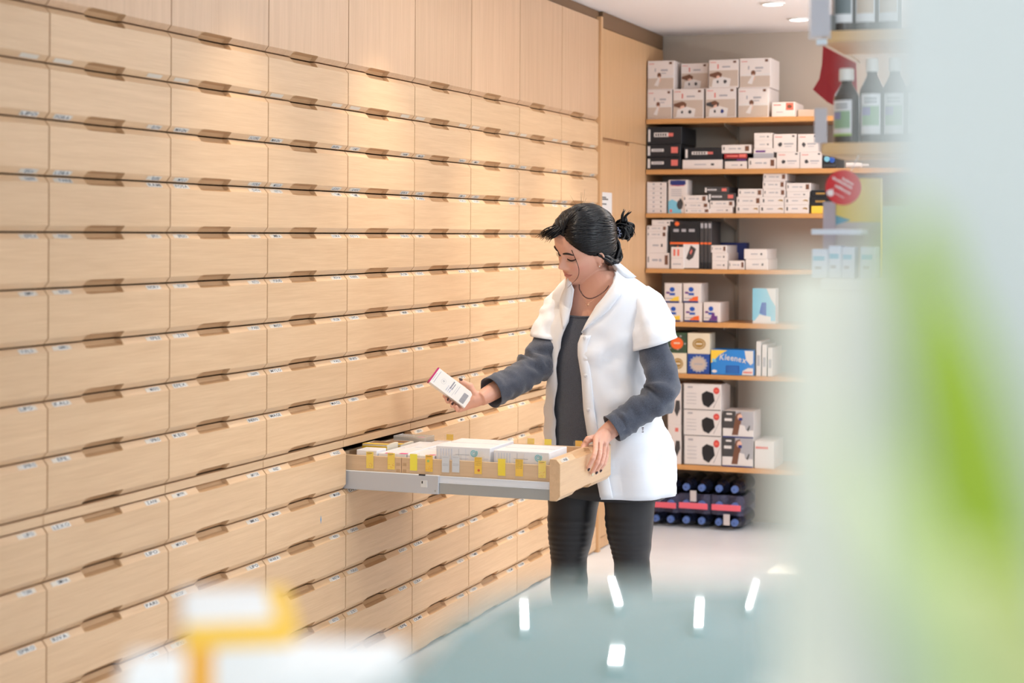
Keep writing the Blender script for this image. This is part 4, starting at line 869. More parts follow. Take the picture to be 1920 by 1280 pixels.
# ears
for s in (-1, 1):
    M_ = Matrix.Translation(HC) @ (HM.to_4x4()) @ Matrix.Scale(HS_, 4) @ Matrix.Translation((-.006, s * .0735, -.020)) @ Matrix.Rotation(s * -.45, 4, 'Z') @ Matrix.Rotation(.18, 4, 'Y')
    body.ell((0, 0, 0), (.015, .0055, .024), 0, M_, 16, 12); body.ell((.004, -s * .004, -.024), (.009, .006, .012), 0, M_, 10, 8)
    body.tube([M_ @ V(p) for p in spl([(.008, s * .004, .006), (.011, s * .005, .016), (0, s * .006, .021), (-.014, s * .006, .013), (-.015, s * .006, -.004), (-.006, s * .005, -.022)], 14)], .0036, 6)
body.tube(spl([hw((-.03, 0, .0)), hw((-.028, 0, -.07)), onD(1117, 540, 6.105), onD(1124, 572, ZB), torso(605)[0]], 14), [.056, .056, .056, .056, .0555, .055, .0555, .057, .06, .064, .068, .072, .075, .078], 24)
body.loft([[tp(py, 360 * i / 32, .86, -.004) for i in range(32)] for py in (507, 515, 524, 534, 548, 570, 600, 640, 700, 760, 830, 880)])
# arms (joints)
LS, LE = onD(1205, 570, 6.02), onD(1234, 732, 5.90)
LWR = onX(1134, 815, .715)
RS, RE, RW = onD(1058, 566, 6.21), onD(1006, 686, 6.08), onD(912, 741, 5.93)
body.tube(spl([LS, LS.lerp(LE, .5), LE, LE.lerp(LWR, .5), LWR, LWR + (onX(1130, 832, .742) - LWR) * .35], 16), [.038] * 5 + [.032] * 3 + [.031] * 4 + [.029, .027, .026, .025], 14)
body.tube(spl([RS, RS.lerp(RE, .5), RE, RE.lerp(RW, .5), RW, RW + (RW - RE).normalized() * .03], 16), [.038] * 5 + [.032] * 3 + [.031] * 4 + [.029, .027, .026, .025], 14)
LEGS = {'r': ([(1088, 880), (1076, 935), (1071, 1000), (1067, 1048), (1067, 1095), (1068, 1140), (1070, 1215)], 6.20), 'l': ([(1176, 880), (1180, 935), (1181, 1000), (1184, 1048), (1187, 1095), (1190, 1140), (1192, 1215)], 6.06)}
for k, (pp, z) in LEGS.items(): body.tube(spl([onD(x, y, z) for x, y in pp], 16), [.085, .08, .078, .074, .07, .066, .062, .056, .053, .052, .052, .05, .046, .042, .038, .036], 16)
nails = []
def finger(pts, r0, r1, nail=None, nd=None):
    c = spl(pts, 10); body.tube(c, [r0 + (r1 - r0) * k / 9 for k in range(10)], 12); body.ell(c[-1], (r1, r1, r1), 0, None, 12, 8)
    for q in (3, 6): body.ell(c[q], (r0 * 1.05,) * 3, 0, None, 10, 6)
    if nail: nails.append((c[-1], (c[-1] - c[-2]).normalized(), nd, r1, nail))
# her left hand over the drawer front
XFR = .73
kn = [onX(1117, 823, .733), onX(1126, 829, .742), onX(1133, 836, .742), onX(1138, 845, .738)]
palm = LWR.lerp(kn[1], .45)
for k in kn: body.tube([LWR + (k - LWR) * .02, LWR.lerp(k, .5) + V((-.006, 0, .004)), k], [.019, .0145, .0105], 12)
body.tube([LWR, palm, kn[1].lerp(kn[2], .5)], [.025, .024, .014], 14)
out = V((1, -.25, 0)).normalized()
finger([kn[0], onX(1115, 850, .757), onX(1103, 877, .7395)], .0095, .0072, 'dark', out)
finger([kn[1], onX(1123, 857, .760), onX(1110, 886, .7395)], .0098, .0074, 'pale', out)
finger([kn[2], onX(1130, 861, .758), onX(1118, 883, .7395)], .0095, .0072, 'dark', out)
finger([kn[3], onX(1135, 864, .752), onX(1126, 880, .7395)], .0085, .0064, 'dark', out)
finger([LWR.lerp(kn[0], .35), onX(1103, 824, .705), onX(1096, 836, .695), onX(1089, 850, .70)], .0125, .0085, 'dark', V((.6, -.7, .35)).normalized())
# her right hand round the small carton
BZ = 5.90
bx0, bx1, bx2 = onD(818.8, 686.2, BZ), onD(803.5, 714.1, BZ - .02), onD(871.3, 764.4, BZ - .015)
e1 = (bx2 - bx1); Lb = e1.length; e1.normalize(); e2 = (bx0 - bx1); e2 = (e2 - e1 * e2.dot(e1)); Wb = e2.length; e2.normalize(); e3 = e1.cross(e2).normalized()
if e3.dot(FW) > 0: e3 = -e3                                # e3 points to the viewer
def bp(u, v, w): return bx1 + e1 * (u * Lb) + e2 * (v * Wb) + e3 * w
TB = .028
rk = [bp(.98, .62, -.018), bp(.95, .30, -.032), bp(.93, .02, -.034), bp(.92, -.2, -.03)]
for k in rk: body.tube([RW, RW.lerp(k, .5) + V((0, 0, -.004)), k], [.021, .016, .0105], 12)
body.tube([RW, RW.lerp(bp(.97, .3, -.02), .6), bp(.96, .3, -.028)], [.026, .026, .018], 14)
dn = -e3
finger([rk[0], bp(.80, .45, -TB - .012), bp(.60, .25, -TB - .011), bp(.50, .0, -TB - .006)], .0098, .0078)
finger([rk[1], bp(.78, .12, -TB - .012), bp(.62, -.10, -TB - .006), bp(.57, -.16, -TB * .6)], .0098, .0076, 'dark', e3)
finger([rk[2], bp(.84, -.08, -TB - .010), bp(.76, -.20, -TB * .8), bp(.71, -.20, -TB * .35)], .0095, .0074, 'dark', e3)
finger([rk[3], bp(.92, -.22, -TB * .9), bp(.87, -.25, -TB * .5), bp(.84, -.22, -TB * .2)], .0085, .0066)
finger([RW.lerp(rk[0], .25), bp(1.02, 1.05, -.006), bp(.82, 1.24, -.008), bp(.60, 1.19, -.010)], .0135, .0088, 'dark', (e2 + e3 * .8).normalized())

# one continuous skin
tmp = body.build('skin_tmp', mat('tmp', (200, 160, 140))); bpy.context.view_layer.update()
md = tmp.modifiers.new('r', 'REMESH'); md.mode = 'VOXEL'; md.voxel_size = .0026; md.use_smooth_shade = True
ms = tmp.modifiers.new('s', 'SMOOTH'); ms.factor = .5; ms.iterations = 3
dg = bpy.context.evaluated_depsgraph_get(); me = bpy.data.meshes.new_from_object(tmp.evaluated_get(dg)); bpy.data.objects.remove(tmp)
n = len(me.vertices); co = np.empty(n * 3); me.vertices.foreach_get('co', co); co = co.reshape(-1, 3)
HMi = np.array(HM.inverted()); lo = (co - np.array(HC)) @ HMi.T / HS_
def L3(c): return np.array(lin(c)[:3])
colr = np.tile(L3((226, 174, 152)), (n, 1))
lx, ly, lz = lo[:, 0], lo[:, 1], lo[:, 2]
face = (lx > .03) & (np.abs(ly) < .08) & (np.abs(lz) < .13)
def blend(mask, c):
    global colr
    colr = colr * (1 - mask[:, None]) + L3(c) * mask[:, None]
for s in (-1, 1): blend(np.exp(-((ly - s * .046) / .02) ** 2 - ((lz + .035) / .018) ** 2) * face * .35, (222, 138, 126))
zm = -.0685 + 5.5 * ly ** 2
lip = face & (lx > .06) & (np.abs(ly) < .0235); lw = .0105 * np.clip(1 - (ly / .025) ** 2, 0, 1)
blend((lip & (np.abs(lz - zm) < lw)) * .7, (196, 116, 110)); blend((lip & (np.abs(lz - zm) < .0013)) * .9, (120, 58, 56))
for s in (-1, 1): blend(np.exp(-((ly - s * .031) / .014) ** 2 - ((lz - .001) / .006) ** 2) * face * .45, (176, 122, 108))
for s in (-1, 1): blend(np.exp(-((ly - s * .009) / .0035) ** 2 - ((lz + .046) / .0025) ** 2) * face * .6, (120, 70, 62))
ca = me.color_attributes.new('SkinCol', 'FLOAT_COLOR', 'POINT'); full = np.concatenate([colr, np.ones((n, 1))], 1).astype(np.float32); ca.data.foreach_set('color', full.ravel())
me.materials.clear(); me.materials.append(mat('skin', (226, 174, 152), .42, .4, sss=.12, attr='SkinCol', bump=.12, bscale=420))
me.polygons.foreach_set('use_smooth', [True] * len(me.polygons)); me.polygons.foreach_set('material_index', [0] * len(me.polygons))
bo = bpy.data.objects.new('body', me); COL.objects.link(bo); bo.parent = person; bo.location = -PO
NM = {'dark': mat('nail_dark', (58, 30, 36), .15, .6), 'pale': mat('nail_gold', (226, 214, 186), .2, .6)}
for p, d, nd, r_, kind in nails:
    nd = (nd - d * nd.dot(d)).normalized(); sd = d.cross(nd); M_ = Matrix((d, sd, nd)).transposed().to_4x4(); M_.translation = p + nd * r_ * .62 + d * r_ * .35
    mb = MB(); mb.ell((0, 0, 0), (r_ * 1.05, r_ * .78, r_ * .42), 0, M_, 12, 8); pch(mb, 'fingernail', NM[kind])
# brows, lashes, eyes
BROW = mat('brow_dark', (44, 32, 30), .7)
for s in (-1, 1):
    mb = MB(); c = [fx(s * y, z) + V((.0008, 0, 0)) for y, z in ((.013, .0185), (.02, .0215), (.03, .0245), (.039, .0235), (.047, .018))]
    mb.tube([hw(p) for p in spl(c, 14)], [.0013 + .0026 * math.sin(math.pi * (k + 2) / 17) for k in range(14)], 6); pch(mb, 'eyebrow', BROW)
    mb = MB(); c = [fx(s * y, z) + V((.0014, 0, 0)) for y, z in ((.0165, -.0035), (.022, -.0058), (.030, -.0072), (.038, -.006), (.0465, -.0015))]
    mb.tube([hw(p) for p in spl(c, 14)], [.0009 + .0018 * math.sin(math.pi * (k + 1) / 16) for k in range(14)], 6)
    for k in range(9):
        y = .019 + k * .0033; p = fx(s * y, -.006) + V((.001, 0, 0)); mb.tube([hw(p), hw(p + V((.005, s * (.001 + .0004 * k), -.0035))), hw(p + V((.008, s * (.0015 + .0007 * k), -.0035)))], [.0005, .0004, .0002], 4)
    pch(mb, 'eyelash', BROW)

# hair: cap, strands, bun
HAIR = mat('hair_black', (6, 7, 12), .24, .38)
def zline(d): return ip(abs(d), [0, 15, 28, 42, 56, 68, 80, 92, 105, 120, 140, 180], [.078, .076, .065, .048, .028, .008, -.004, -.010, -.034, -.066, -.092, -.102])
def cap_pt(deg, t):
    z0 = zline(deg); z = z0 + (.1178 - z0) * t; th = math.radians(deg); x, y = base_head(z, th)
    back = max(0, -math.cos(th)); up_ = max(0, z) / .118
    off = (.0015 + .0105 * min(1, t * 3.2)) + .012 * back * math.exp(-((z - .03) / .06) ** 2) * min(1, t * 3) + .020 * back * math.exp(-((z + .066) / .032) ** 2) * min(1, t * 6)
    # hair is fuller either side of the parting
    side = gs((deg if deg < 180 else deg - 360) - 12, 6) if abs(deg) < 60 else 0
    nrm = V((x, y, z * .9)).normalized()
    return V((x, y, z)) + nrm * (off - .003 * side) + V((0, 0, .008 * up_ * t))
CAP = [[cap_pt(-180 + 360 * i / 96, t) for i in range(96)] for t in [k / 30 for k in range(31)]]
hair = MB(); hair.loft([[hw(p) for p in r_] for r_ in CAP], 0, True, False)
rim = [[hw(p) for p in CAP[0]], [hw(p * .93) for p in CAP[0]]]; hair.loft(rim, 0, True, False)
CV = np.array([tuple(p) for r_ in CAP for p in r_]); CN = CV / np.linalg.norm(CV, axis=1)[:, None]; CR = np.linalg.norm(CV, axis=1)
def on_cap(d, lift):
    d = V(d).normalized(); dt = CN @ np.array(d); i = np.argpartition(-dt, 5)[:5]; w_ = 1 / (1.0001 - dt[i]) ; return d * (float((CR[i] * w_).sum() / w_.sum()) + lift)
hr = random.Random(5)
TIE = V((-.128, .004, -.012)); BUN = V((-.172, .008, -.018))
TD = TIE.normalized()
def strand(deg, t, sag, r_, lift0, lat=.55):
    a = cap_pt(deg, t).normalized(); sgn = 1 if deg > 12 else -1
    m_ = (a * .5 + TD * .5 + V((.1, sgn * lat, sag))).normalized(); pts = []
    for k in range(13):
        u = k / 12; d = (a * (1 - u) ** 2 + m_ * 2 * u * (1 - u) + TD * u * u).normalized()
        pts.append(on_cap(d, lift0 * math.sin(math.pi * min(1, u * 1.1 + .05)) + .0006 - .0015 * (u > .95)))
    pts[-1] = TIE + V((hr.uniform(-.004, .004), hr.uniform(-.012, .012), hr.uniform(-.012, .012)))
    hair.tube([hw(p) for p in pts], [r_ * (.5 + .5 * math.sin(math.pi * (k + 1) / 14)) for k in range(13)], 5)
for k in range(900):
    m_ = k % 4
    if m_ == 0: deg, t = hr.choice((-1, 1)) * hr.uniform(0, 100), hr.uniform(.0, .05)
    elif m_ == 1: deg, t = 12 + hr.uniform(-2, 2), hr.uniform(.02, .9)
    elif m_ == 2: deg, t = hr.uniform(10, 120), hr.uniform(0, .8)
    else: deg, t = hr.uniform(-140, 170), hr.uniform(0, .5)
    strand(deg, t, hr.uniform(-.25, .35), hr.uniform(.0010, .0025), hr.uniform(.0006, .0034))
for k in range(170):                                         # heavier locks
    if k % 3 == 0: strand(12 + hr.uniform(-1.5, 1.5), hr.uniform(.05, .95), hr.uniform(-.3, .4), hr.uniform(.003, .0052), hr.uniform(.0, .0045))
    elif k % 3 == 1: strand(hr.uniform(14, 95), hr.uniform(.0, .6), hr.uniform(-.35, .45), hr.uniform(.003, .005), hr.uniform(.0, .0045))
    else: strand(hr.uniform(-120, 10), hr.uniform(.02, .8), hr.uniform(-.3, .4), hr.uniform(.003, .005), hr.uniform(.0, .004))
for k in range(220): strand(hr.uniform(-10, 40) if k % 2 else hr.uniform(-60, 100), hr.uniform(.45, .97), hr.uniform(.2, .7), hr.uniform(.0014, .0042), hr.uniform(.0, .003), hr.uniform(.0, .4))
for k in range(320): strand(hr.uniform(13, 95), hr.uniform(.0, .1), hr.uniform(-.15, .4), hr.uniform(.0014, .0028), hr.uniform(.001, .0045))
for k in range(90):                                          # nape hair gathered upward
    strand(hr.uniform(100, 180) if hr.random() < .7 else -hr.uniform(105, 180), hr.uniform(0, .3), hr.uniform(-.6, -.2), hr.uniform(.0012, .0028), hr.uniform(.001, .008))
for k in range(16):
    j = lambda x, y, z: onD(x + hr.uniform(-4, 4), y + hr.uniform(-5, 5), z + hr.uniform(-.02, .02))
    hair.tube(spl([j(1122, 474, 6.02), j(1138, 485, 6.05), j(1152, 491, 6.08), j(1161, 482, 6.10), j(1158, 462, 6.11), hw(TIE)], 12), [.004, .006, .0075, .008, .008, .008, .0075, .007, .006, .005, .004, .003], 6)
for k in range(10):
    j = lambda x, y, z: onD(x + hr.uniform(-3, 3), y + hr.uniform(-3, 3), z + hr.uniform(-.02, .02))
    hair.tube(spl([j(1128, 480, 6.03), j(1140, 493, 6.06), j(1156, 494, 6.08), j(1164, 480, 6.10), j(1156, 455, 6.11), hw(TIE)], 14), [.0012 + .0012 * (k % 2)] * 14, 5)
# tuft swept over the far temple
for k in range(46):
    y0 = hr.uniform(-.05, .008); p0 = cap_pt(math.degrees(math.atan2(y0, .08)), hr.uniform(.15, .5))
    p1 = V((.098 + hr.uniform(0, .012), y0 - .008, .088 + hr.uniform(-.01, .008))); p2 = V((.100 + hr.uniform(-.004, .02), y0 - .026 - hr.uniform(0, .02), .062 + hr.uniform(-.008, .012)))
    hair.tube([hw(p) for p in spl([p0, p1, p2], 9)], [.0016, .0018, .0018, .0017, .0016, .0014, .0011, .0008, .0004], 5)
# bun
for k in range(34):
    ph = hr.uniform(0, 2 * math.pi); R1 = hr.uniform(.012, .030); tl = hr.uniform(-.5, .5); pts = []
    ax = V((hr.uniform(.6, 1), hr.uniform(-.5, .5), hr.uniform(-.5, .5))).normalized(); u1 = ax.orthogonal().normalized(); u2 = ax.cross(u1)
    for q in range(14):
        an = ph + q / 13 * hr.uniform(4.2, 5.6); pts.append(BUN + V((hr.uniform(-.001, .001), 0, 0)) + u1 * R1 * math.cos(an) + u2 * R1 * 1.15 * math.sin(an) + ax * tl * .02)
    hair.tube([hw(p) for p in pts], [.0052 * (.5 + .5 * math.sin(math.pi * (q + 1) / 15)) for q in range(14)], 6)
hair.ell((0, 0, 0), (.023, .023, .026), 0, Matrix.Translation(hw(BUN)) @ HM.to_4x4(), 14, 10)
for a_, b_, c_ in (((-.178, .01, .01), (-.182, .012, .03), (-.20, .02, .042)), ((-.165, .006, .004), (-.170, .01, .036), (-.188, .0, .05)), ((-.185, .008, -.03), (-.182, .014, -.052), (-.17, .016, -.058)), ((-.19, .01, .0), (-.205, .012, -.02), (-.2, .016, -.046))):
    for k in range(7):
        j = lambda v: V(v) + V((hr.uniform(-.005, .005), hr.uniform(-.005, .005), hr.uniform(-.005, .005)))
        hair.tube([hw(p) for p in spl([j(a_), j(b_), j(c_)], 8)], [.004, .004, .0036, .003, .0025, .0018, .0012, .0005], 5)
for k in range(26):                                          # flyaway hairs
    s0 = hr.choice((BUN, BUN, TIE, V((-.09, .02, -.07)), V((-.02, .0, .13)))); dv = V((hr.uniform(-1, .1), hr.uniform(-.6, .6), hr.uniform(-.6, 1))).normalized()
    hair.tube([hw(p) for p in spl([s0 + dv * .015, s0 + dv * .035 + V((0, 0, hr.uniform(-.01, .01))), s0 + dv * hr.uniform(.05, .06) + V((0, 0, hr.uniform(-.02, .015)))], 7)], .00028, 4)
hair.tube(spl([onD(1067, 456, 5.99), onD(1074, 474, 5.975), onD(1081, 490, 5.965), onD(1085.5, 506, 5.965), onD(1083, 520, 5.97), onD(1073, 531, 5.975), onD(1064, 540, 5.98)], 24), [.0017, .0018, .0017, .0015] + [.0012] * 8 + [.0009] * 6 + [.0007] * 4 + [.0005, .0004], 6)
pch(hair, 'hair', HAIR)
mb = MB(); ht = []
for k in range(80):
    a_ = k / 79 * 2 * math.pi; b_ = a_ * 9; rr_ = .0155 + .0032 * math.cos(b_); ht.append(hw(TIE.lerp(BUN, .34) + V((.0032 * math.sin(b_), rr_ * math.cos(a_), rr_ * math.sin(a_)))))
mb.tube(ht, .0021, 6); pch(mb, 'hair_tie', mat('tie_clear', (120, 126, 150), .12, .6))
mb = MB(); mb.ell(hw((.004, .083, -.045)), (.0026,) * 3, 0, None, 10, 8); pch(mb, 'earring', mat('pearl', (240, 226, 214), .15, .6))

# sweater (torso and long sleeves)
KNIT = mat('sweater_grey', (78, 84, 98), .92, .15, bump=.8, bscale=700, var=.3, vscale=380, sheen=.4)
def wob(p, s, f): return noise.noise(V(p) * f) * s
sw = MB(); rings = []
for k in range(26):
    u = k / 25; rings.append([tp((592 - 62 * (1 - math.cos(2 * math.pi * i / 48)) / 2) * (1 - u) + 872 * u, 360 * i / 48, .925, wob((i, k, 3), .0015, .5)) for i in range(48)])
sw.loft(rings, 0, True, False)
nk = [p + V((0, 0, 0)) for p in rings[0]]; nk.append(nk[0]); sw.tube(nk, .0035, 6, 0, False)
def sleeve(mb, joints, radii, amp, seed, n=44, m=26):
    c = spl(joints, n); rad = np.interp(np.linspace(0, 1, n), np.linspace(0, 1, len(radii)), radii)
    t0 = (c[1] - c[0]).normalized(); a = V((.3, .2, 1)); a = (a - t0 * a.dot(t0)).normalized(); rings = []
    for k, p in enumerate(c):
        t = (c[min(k + 1, n - 1)] - c[max(k - 1, 0)]).normalized(); a = (a - t * a.dot(t)).normalized(); b = t.cross(a); u = k / (n - 1); ring = []
        for i in range(m):
            an = 2 * math.pi * i / m; w_ = amp * (math.exp(-((u - .52) / .2) ** 2) + .55 * math.exp(-((u - .9) / .12) ** 2))
            q = noise.noise(V((math.cos(an) * 1.1, math.sin(an) * 1.1, u * 17 + seed))) * w_ * 1.9 + noise.noise(V((math.cos(an) * 2, math.sin(an) * 2, u * 7 + seed + 9))) * .004
            ring.append(p + (a * math.cos(an) + b * math.sin(an)) * (rad[k] + q))
        rings.append(ring)
    mb.loft(rings, 0, True, False)
    e = rings[-1]; cc = sum(e, V()) / m; t = (c[-1] - c[-2]).normalized()
    inner = [[cc + (p - cc) * s - t * d for p in e] for s, d in ((1.02, -.001), (.97, -.002), (.9, .004), (.84, .04), (.5, .09))]
    mb.loft([e] + inner, 0, True, False)
    return c, rings
LC = LE.lerp(LWR, .86); RC = RE.lerp(RW, .90)
sleeve(sw, [LS, LS.lerp(LE, .5) + V((.01, 0, 0)), LE + V((.012, .0, -.004)), LE.lerp(LC, .5) + V((.0, .0, -.012)), LC], [.044, .048, .052, .057, .058, .054, .050, .048, .050], .0145, 2)
sleeve(sw, [RS, RS.lerp(RE, .5), RE, RE.lerp(RC, .5) + V((0, 0, -.006)), RC], [.040, .042, .046, .053, .055, .053, .051, .052, .055], .0125, 31)
pch(sw, 'sweater', KNIT)

# white coat
COAT = mat('coat_white', (240, 244, 251), .75, .2, bump=.12, bscale=600)
OT = [(505, 80, -50), (520, 52, -26), (540, 34, -11), (570, 20, -10), (600, 14, -10), (640, 9, -15), (700, 15, -18), (760, 12, -27), (830, 14, -28), (922, 22, -30)]
ct = MB(); NR, NC = 44, 56; cg = []
for k in range(NR):
    py = 505 + (920 - 505) * k / (NR - 1); l = ip(py, [o[0] for o in OT], [o[1] for o in OT]); r_ = ip(py, [o[0] for o in OT], [o[2] for o in OT]); row = []
    for i in range(NC):
        th = l + (360 + r_ - l) * i / (NC - 1)
        fold = ip(py, [505, 640, 760, 920], [0, .003, .006, .010]) * math.sin(math.radians(th) * 7 + 1.2 * math.sin(py / 60)) * (.4 + .6 * abs(math.sin(math.radians(th) * 1.5)))
        wr = (noise.noise(V((math.radians(th) * 2.2, py / 38, 4))) * .011 + noise.noise(V((math.radians(th) * 3.4 + py / 34, py / 60 - math.radians(th), 9))) * .012 + noise.noise(V((math.radians(th) * 9, py / 14, 2))) * .0022) * ip(py, [505, 540, 640], [.1, .5, 1])
        edge = min(i, NC - 1 - i); lap = .010 * math.exp(-edge / 1.6) * ip(py, [505, 560, 640, 700], [1, .8, .25, .1])
        row.append(tp(py, th, 1.0, fold + wr + lap + .004))
    cg.append(row)
ct.loft(cg, 0, False, False)
# collar band
rings = []
for i in range(41):
    th = 80 + (360 - 50 - 80) * i / 40; a_ = tp(507, th, 1.0, .004); top = tp(497, th, 1.0, -.004) + V((0, 0, .016)); ou = tp(520, th, 1.0, .012) + V((0, 0, .004))
    rings.append([a_, top, top + V((0, 0, -.003)) + (ou - a_) * .3, ou, ou - V((0, 0, .003)) - (ou - a_) * .1])
ct.loft(rings, 0, True, True)
# lapel of her left front, folded outwards
lp = []
for k in range(14):
    py = 512 + 108 * k / 13; l = ip(py, [o[0] for o in OT], [o[1] for o in OT]); wd = math.sin(math.pi * min(1, k / 13 * .92 + .08)) * .9
    lp.append([tp(py, l - .5, 1, .010), tp(py - 1, l + 9 * wd, 1, .017), tp(py - 3, l + 17 * wd, 1, .016), tp(py - 4, l + 21 * wd, 1, .007)])
ct.loft(lp, 0, False, False)
lp = []
for k in range(14):
    py = 520 + 95 * k / 13; l = ip(py, [o[0] for o in OT], [o[2] for o in OT]); wd = math.sin(math.pi * min(1, k / 13 * .92 + .08)) * .9
    lp.append([tp(py, l + .5, 1, .010), tp(py - 1, l - 9 * wd, 1, .017), tp(py - 3, l - 17 * wd, 1, .016), tp(py - 4, l - 21 * wd, 1, .007)])
ct.loft(lp, 0, False, False)
# stitched front band with its crisp edge
bd = []
for k in range(40):
    py = 624 + 292 * k / 39; l = ip(py, [o[0] for o in OT], [o[1] for o in OT]); bd.append([tp(py, l - .3, 1, .0125), tp(py, l + 5, 1, .0135), tp(py, l + 9.5, 1, .0130), tp(py, l + 10.2, 1, .006)])
ct.loft(bd, 0, False, False)
coat = pch(ct, 'coat', COAT)
sm = coat.modifiers.new('cloth', 'SOLIDIFY'); sm.thickness = .003; sm.offset = 0
def short_sleeve(pts, rad, hem_n, seed, flat=1.0):
    mb = MB(); c = spl(pts, 22); t0 = (c[1] - c[0]).normalized(); a = V((.2, -.4, .6)); a = (a - t0 * a.dot(t0)).normalized(); rings = []; n = 22
    rr_ = np.interp(np.linspace(0, 1, n), np.linspace(0, 1, len(rad)), rad)
    for k, p in enumerate(c):
        t = (c[min(k + 1, n - 1)] - c[max(k - 1, 0)]).normalized()
        t = (t * (1 - k / (n - 1)) + hem_n * (k / (n - 1))).normalized() if k > n * .4 else t
        a2 = (a - t * a.dot(t)).normalized(); b = t.cross(a2); u = k / (n - 1)
        ring = []
        for i in range(34):
            an = 2 * math.pi * i / 34; q = (noise.noise(V((math.cos(an) * 1.6 + seed, math.sin(an) * 1.6, u * 5))) * .013 + noise.noise(V((math.cos(an) * 3 + seed + u * 2, math.sin(an) * 3, u * 9))) * .006) * min(1, u * 2 + .2) + .004 * math.sin(an * 5 + u * 3 + seed) * u
            ring.append(p + (a2 * math.cos(an) + b * math.sin(an)) * (rr_[k] + q))
        rings.append(ring)
    mb.loft(rings, 0, True, False); o = pch(mb, 'coat_sleeve', COAT, coat); s_ = o.modifiers.new('cloth', 'SOLIDIFY'); s_.thickness = .003; s_.offset = 0
    return o
short_sleeve([onD(1190, 560, 6.06), onD(1209, 574, 6.03), onD(1220, 606, 5.99), onD(1228, 645, 5.96)], [.046, .058, .066, .071, .074, .0755, .0755], (V((.0, 0, -1)) + RT * .32).normalized(), 3)
short_sleeve([onD(1064, 556, 6.19), onD(1054, 570, 6.2), onD(1044, 598, 6.18), onD(1031, 634, 6.14)], [.042, .053, .060, .065, .067, .067], (V((0, 0, -1)) - RT * .1).normalized(), 8)
BUT = mat('button_white', (226, 226, 228), .25, .5)
for px, py in ((1098, 628), (1098, 697), (1107, 759), (1112, 815)):
    l = ip(py, [o[0] for o in OT], [o[1] for o in OT]); p = tp(py, l + 5, 1, .0165); nrm = (p - torso(py)[0]); nrm.z = 0; nrm.normalize()
    mb = MB(); mb.tube([p - nrm * .003, p + nrm * .002], .0058, 16); mb.tube([p + nrm * .002, p + nrm * .0028], [.0058, .0045], 16); pch(mb, 'button', BUT, coat)
p = tp(792, 66, 1, .018); nrm = (p - torso(792)[0]).normalized(); mb = MB(); s_ = nrm.cross(UP).normalized()
for k, (w_, h_) in enumerate(((.004, .004), (.003, .003), (.004, .003))): mb.slab([p + s_ * -w_ + UP * (.006 - k * .007), p + s_ * w_ + UP * (.006 - k * .007), p + s_ * w_ + UP * (.006 - k * .007 - h_), p + s_ * -w_ + UP * (.006 - k * .007 - h_)], nrm * .0006)
pch(mb, 'printed_mark', mat('mark_dark', (70, 40, 50), .5), coat, False)

# trousers with ribbed panels, shoes
TRO = mat('trouser_black', (38, 38, 41), .42, .45, bump=.15, bscale=500)
tr = MB(); tr.loft([[tp(py, 360 * i / 36, .84, 0) for i in range(36)] for py in (850, 880, 905, 928)])
RAD = [(880, .092), (915, .094), (940, .093), (970, .086), (1000, .0785), (1030, .069), (1048, .064), (1060, .064), (1095, .067), (1130, .066), (1160, .06), (1215, .047)]
for k, (pp, z) in LEGS.items():
    cps = spl([onD(x, y, z) for x, y in pp], 120); rings = []
    a = BL.copy()
    for q, p in enumerate(cps):
        py = 880 + (1215 - 880) * q / 119; r_ = ip(py, [v[0] for v in RAD], [v[1] for v in RAD]) * (1.0 if k == 'r' else .98)
        rib = .0026 * abs(math.sin((py - 962) / 11.0 * math.pi)) * (1 if 962 < py < 1052 else 0); ring = []
        for i in range(40):
            an = 2 * math.pi * i / 40; d = BL * math.sin(an) + BF * math.cos(an); fr = max(0, math.cos(an + (.25 if k == 'l' else -.1)))
            seam = -.0022 * math.exp(-((an - (.95 if k == 'l' else .75)) / .06) ** 2)
            ring.append(p + d * (r_ + rib * (1 if fr > .3 else fr / .3) + seam + noise.noise(V((math.cos(an), math.sin(an), py / 25))) * .0028))
        rings.append(ring)
    tr.loft(rings)
pch(tr, 'trousers', TRO)
for k, (pp, z) in LEGS.items():
    c = onD(*pp[-1], z); c.z = 0; mb = MB(); rings = []
    for u, wd, h in ((-.07, .02, .03), (-.06, .032, .07), (-.02, .036, .085), (.04, .036, .07), (.09, .043, .045), (.14, .042, .035), (.17, .025, .022)):
        cc = c + BF * u; rings.append([cc + BL * (wd * math.cos(a_)) + UP * max(.001, h * .5 + h * .5 * math.sin(a_)) for a_ in [2 * math.pi * i / 16 for i in range(16)]])
    mb.loft(rings); pch(mb, 'shoe', mat('shoe_black', (30, 30, 32), .4))
# necklaces
mb = MB(); c = spl([onD(1086, 534, 6.02), onD(1087, 543, 6.0), onD(1095, 555, 5.985), onD(1106, 559.5, 5.98), onD(1120, 555, 5.985), onD(1136, 543, 6.0), onD(1146, 528, 6.03)], 46)
for p in c: mb.ell(p, (.0021,) * 3, 0, None, 7, 5)
pch(mb, 'bead_necklace', mat('bead_brown', (70, 40, 36), .3, .5))
mb = MB(); c = spl([onD(1090, 545, 6.0), onD(1094, 558, 5.985), onD(1101, 568, 5.98), onD(1113, 562, 5.98), onD(1128, 552, 5.99)], 30); mb.tube(c, .0007, 5)
p = onD(1102, 571, 5.975)
for d in (RT, UP, RT * .6 + UP * .6): mb.tube([p - d * .007, p + d * .007], .0011, 5)
pch(mb, 'cross_pendant', mat('gold_chain', (206, 160, 130), .25, .5, .8))

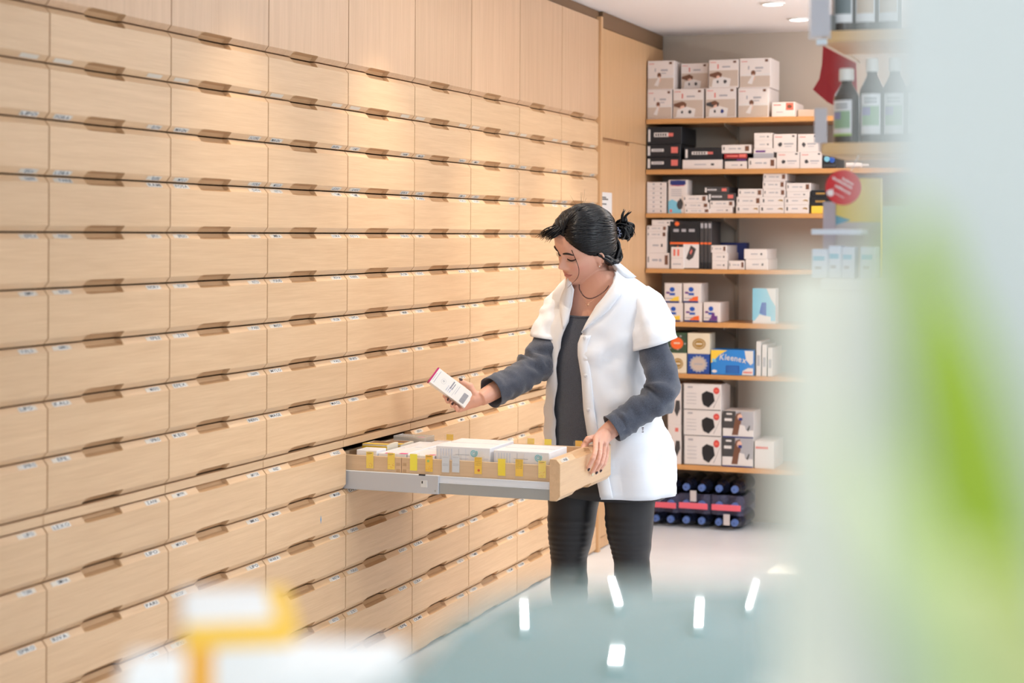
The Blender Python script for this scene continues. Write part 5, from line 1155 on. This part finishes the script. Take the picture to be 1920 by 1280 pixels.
# the carton in her hand
mb = MB(); B_ = Matrix((e1, e2, e3)).transposed().to_4x4(); B_.translation = bx1 - e3 * TB
mb.cbox(0, Lb, 0, Wb, 0, TB, .0008, 0, None)
top = TB + .0003
def fq(u0, u1, v0, v1, m): mb.slab([V((u0 * Lb, v0 * Wb, top)), V((u1 * Lb, v0 * Wb, top)), V((u1 * Lb, v1 * Wb, top)), V((u0 * Lb, v1 * Wb, top))], (0, 0, -.0002), m)
mb.box(-.0006, .0045, -.0004, Wb + .0004, -.0004, TB + .0004, 1); mb.box(-.001, -.0005, Wb * .2, Wb * .8, TB * .3, TB * .7, 2)
cx, cy, r_ = .28 * Lb, .52 * Wb, .0085
mb.tube([V((cx + r_ * math.cos(a_), cy + r_ * math.sin(a_), top)) for a_ in [2 * math.pi * k / 24 for k in range(25)]], .0003, 4, 3, False)
text(mb, 'D', V((cx - .003, cy + .003, top)), V((0, -1, 0)), V((1, 0, 0)), .006, 4)
for k in range(3):
    x = .42 + k * .045; q = random.Random(k)
    for j in range(5): fq(x, x + .016, .18 + j * .07, .18 + j * .07 + q.uniform(.02, .05), 5)
for j in range(7): fq(.47, .50, .40 + j * .07, .45 + j * .07, 4); fq(.525, .545, .40 + j * .06, .44 + j * .06, 4)
fq(.60, .605, .12, .8, 3); fq(.64, .65, .3, .85, 3); fq(.10, .112, .12, .9, 3); fq(.05, .06, .2, .7, 3)
q = random.Random(4); v = .12
while v < .72:
    w_ = q.uniform(.012, .04); fq(.80, .92, v, v + w_, 4); v += w_ + q.uniform(.012, .03)
o = mb.build('medicine_carton', [mat('carton_bright', (244, 243, 240), .35), mat('carton_magenta', (192, 38, 108), .4), mat('magenta_light', (232, 130, 170), .4), mat('print_fine_grey', (188, 188, 200), .5), mat('print_fine_dark', (110, 112, 130), .5), mat('print_fine_blue', (150, 160, 200), .5)])
o.matrix_world = B_; tag(o, 'slim white carton with a magenta end held in her right hand', 'carton')

# ---------------------------------------------------------------- camera and view
cd = bpy.data.cameras.new('Camera'); cam = bpy.data.objects.new('Camera', cd); COL.objects.link(cam)
cd.sensor_fit = 'HORIZONTAL'; cd.sensor_width = 36; cd.lens = FPX / 1920 * 36; cd.shift_y = -(640 - CY) / 1920; cd.clip_start = .02
cam.matrix_world = Matrix.Translation(CAM) @ Matrix.Rotation(YAW, 4, 'Z') @ Matrix.Rotation(math.pi / 2, 4, 'X') @ Matrix.Rotation(ROLL, 4, 'Z')
cd.dof.use_dof = True; cd.dof.focus_distance = 5.95; cd.dof.aperture_fstop = cd.lens / 1000 / .021
sc = bpy.context.scene; sc.camera = cam
sc.view_settings.view_transform = 'Standard'; sc.view_settings.look = 'None'; sc.view_settings.exposure = -0.22; sc.view_settings.gamma = 1; sc.view_settings.use_curve_mapping = False
try: sc.cycles.max_bounces = 8; sc.cycles.diffuse_bounces = 5; sc.cycles.transparent_max_bounces = 16; sc.cycles.use_denoising = True; sc.cycles.sample_clamp_indirect = 6
except Exception: pass
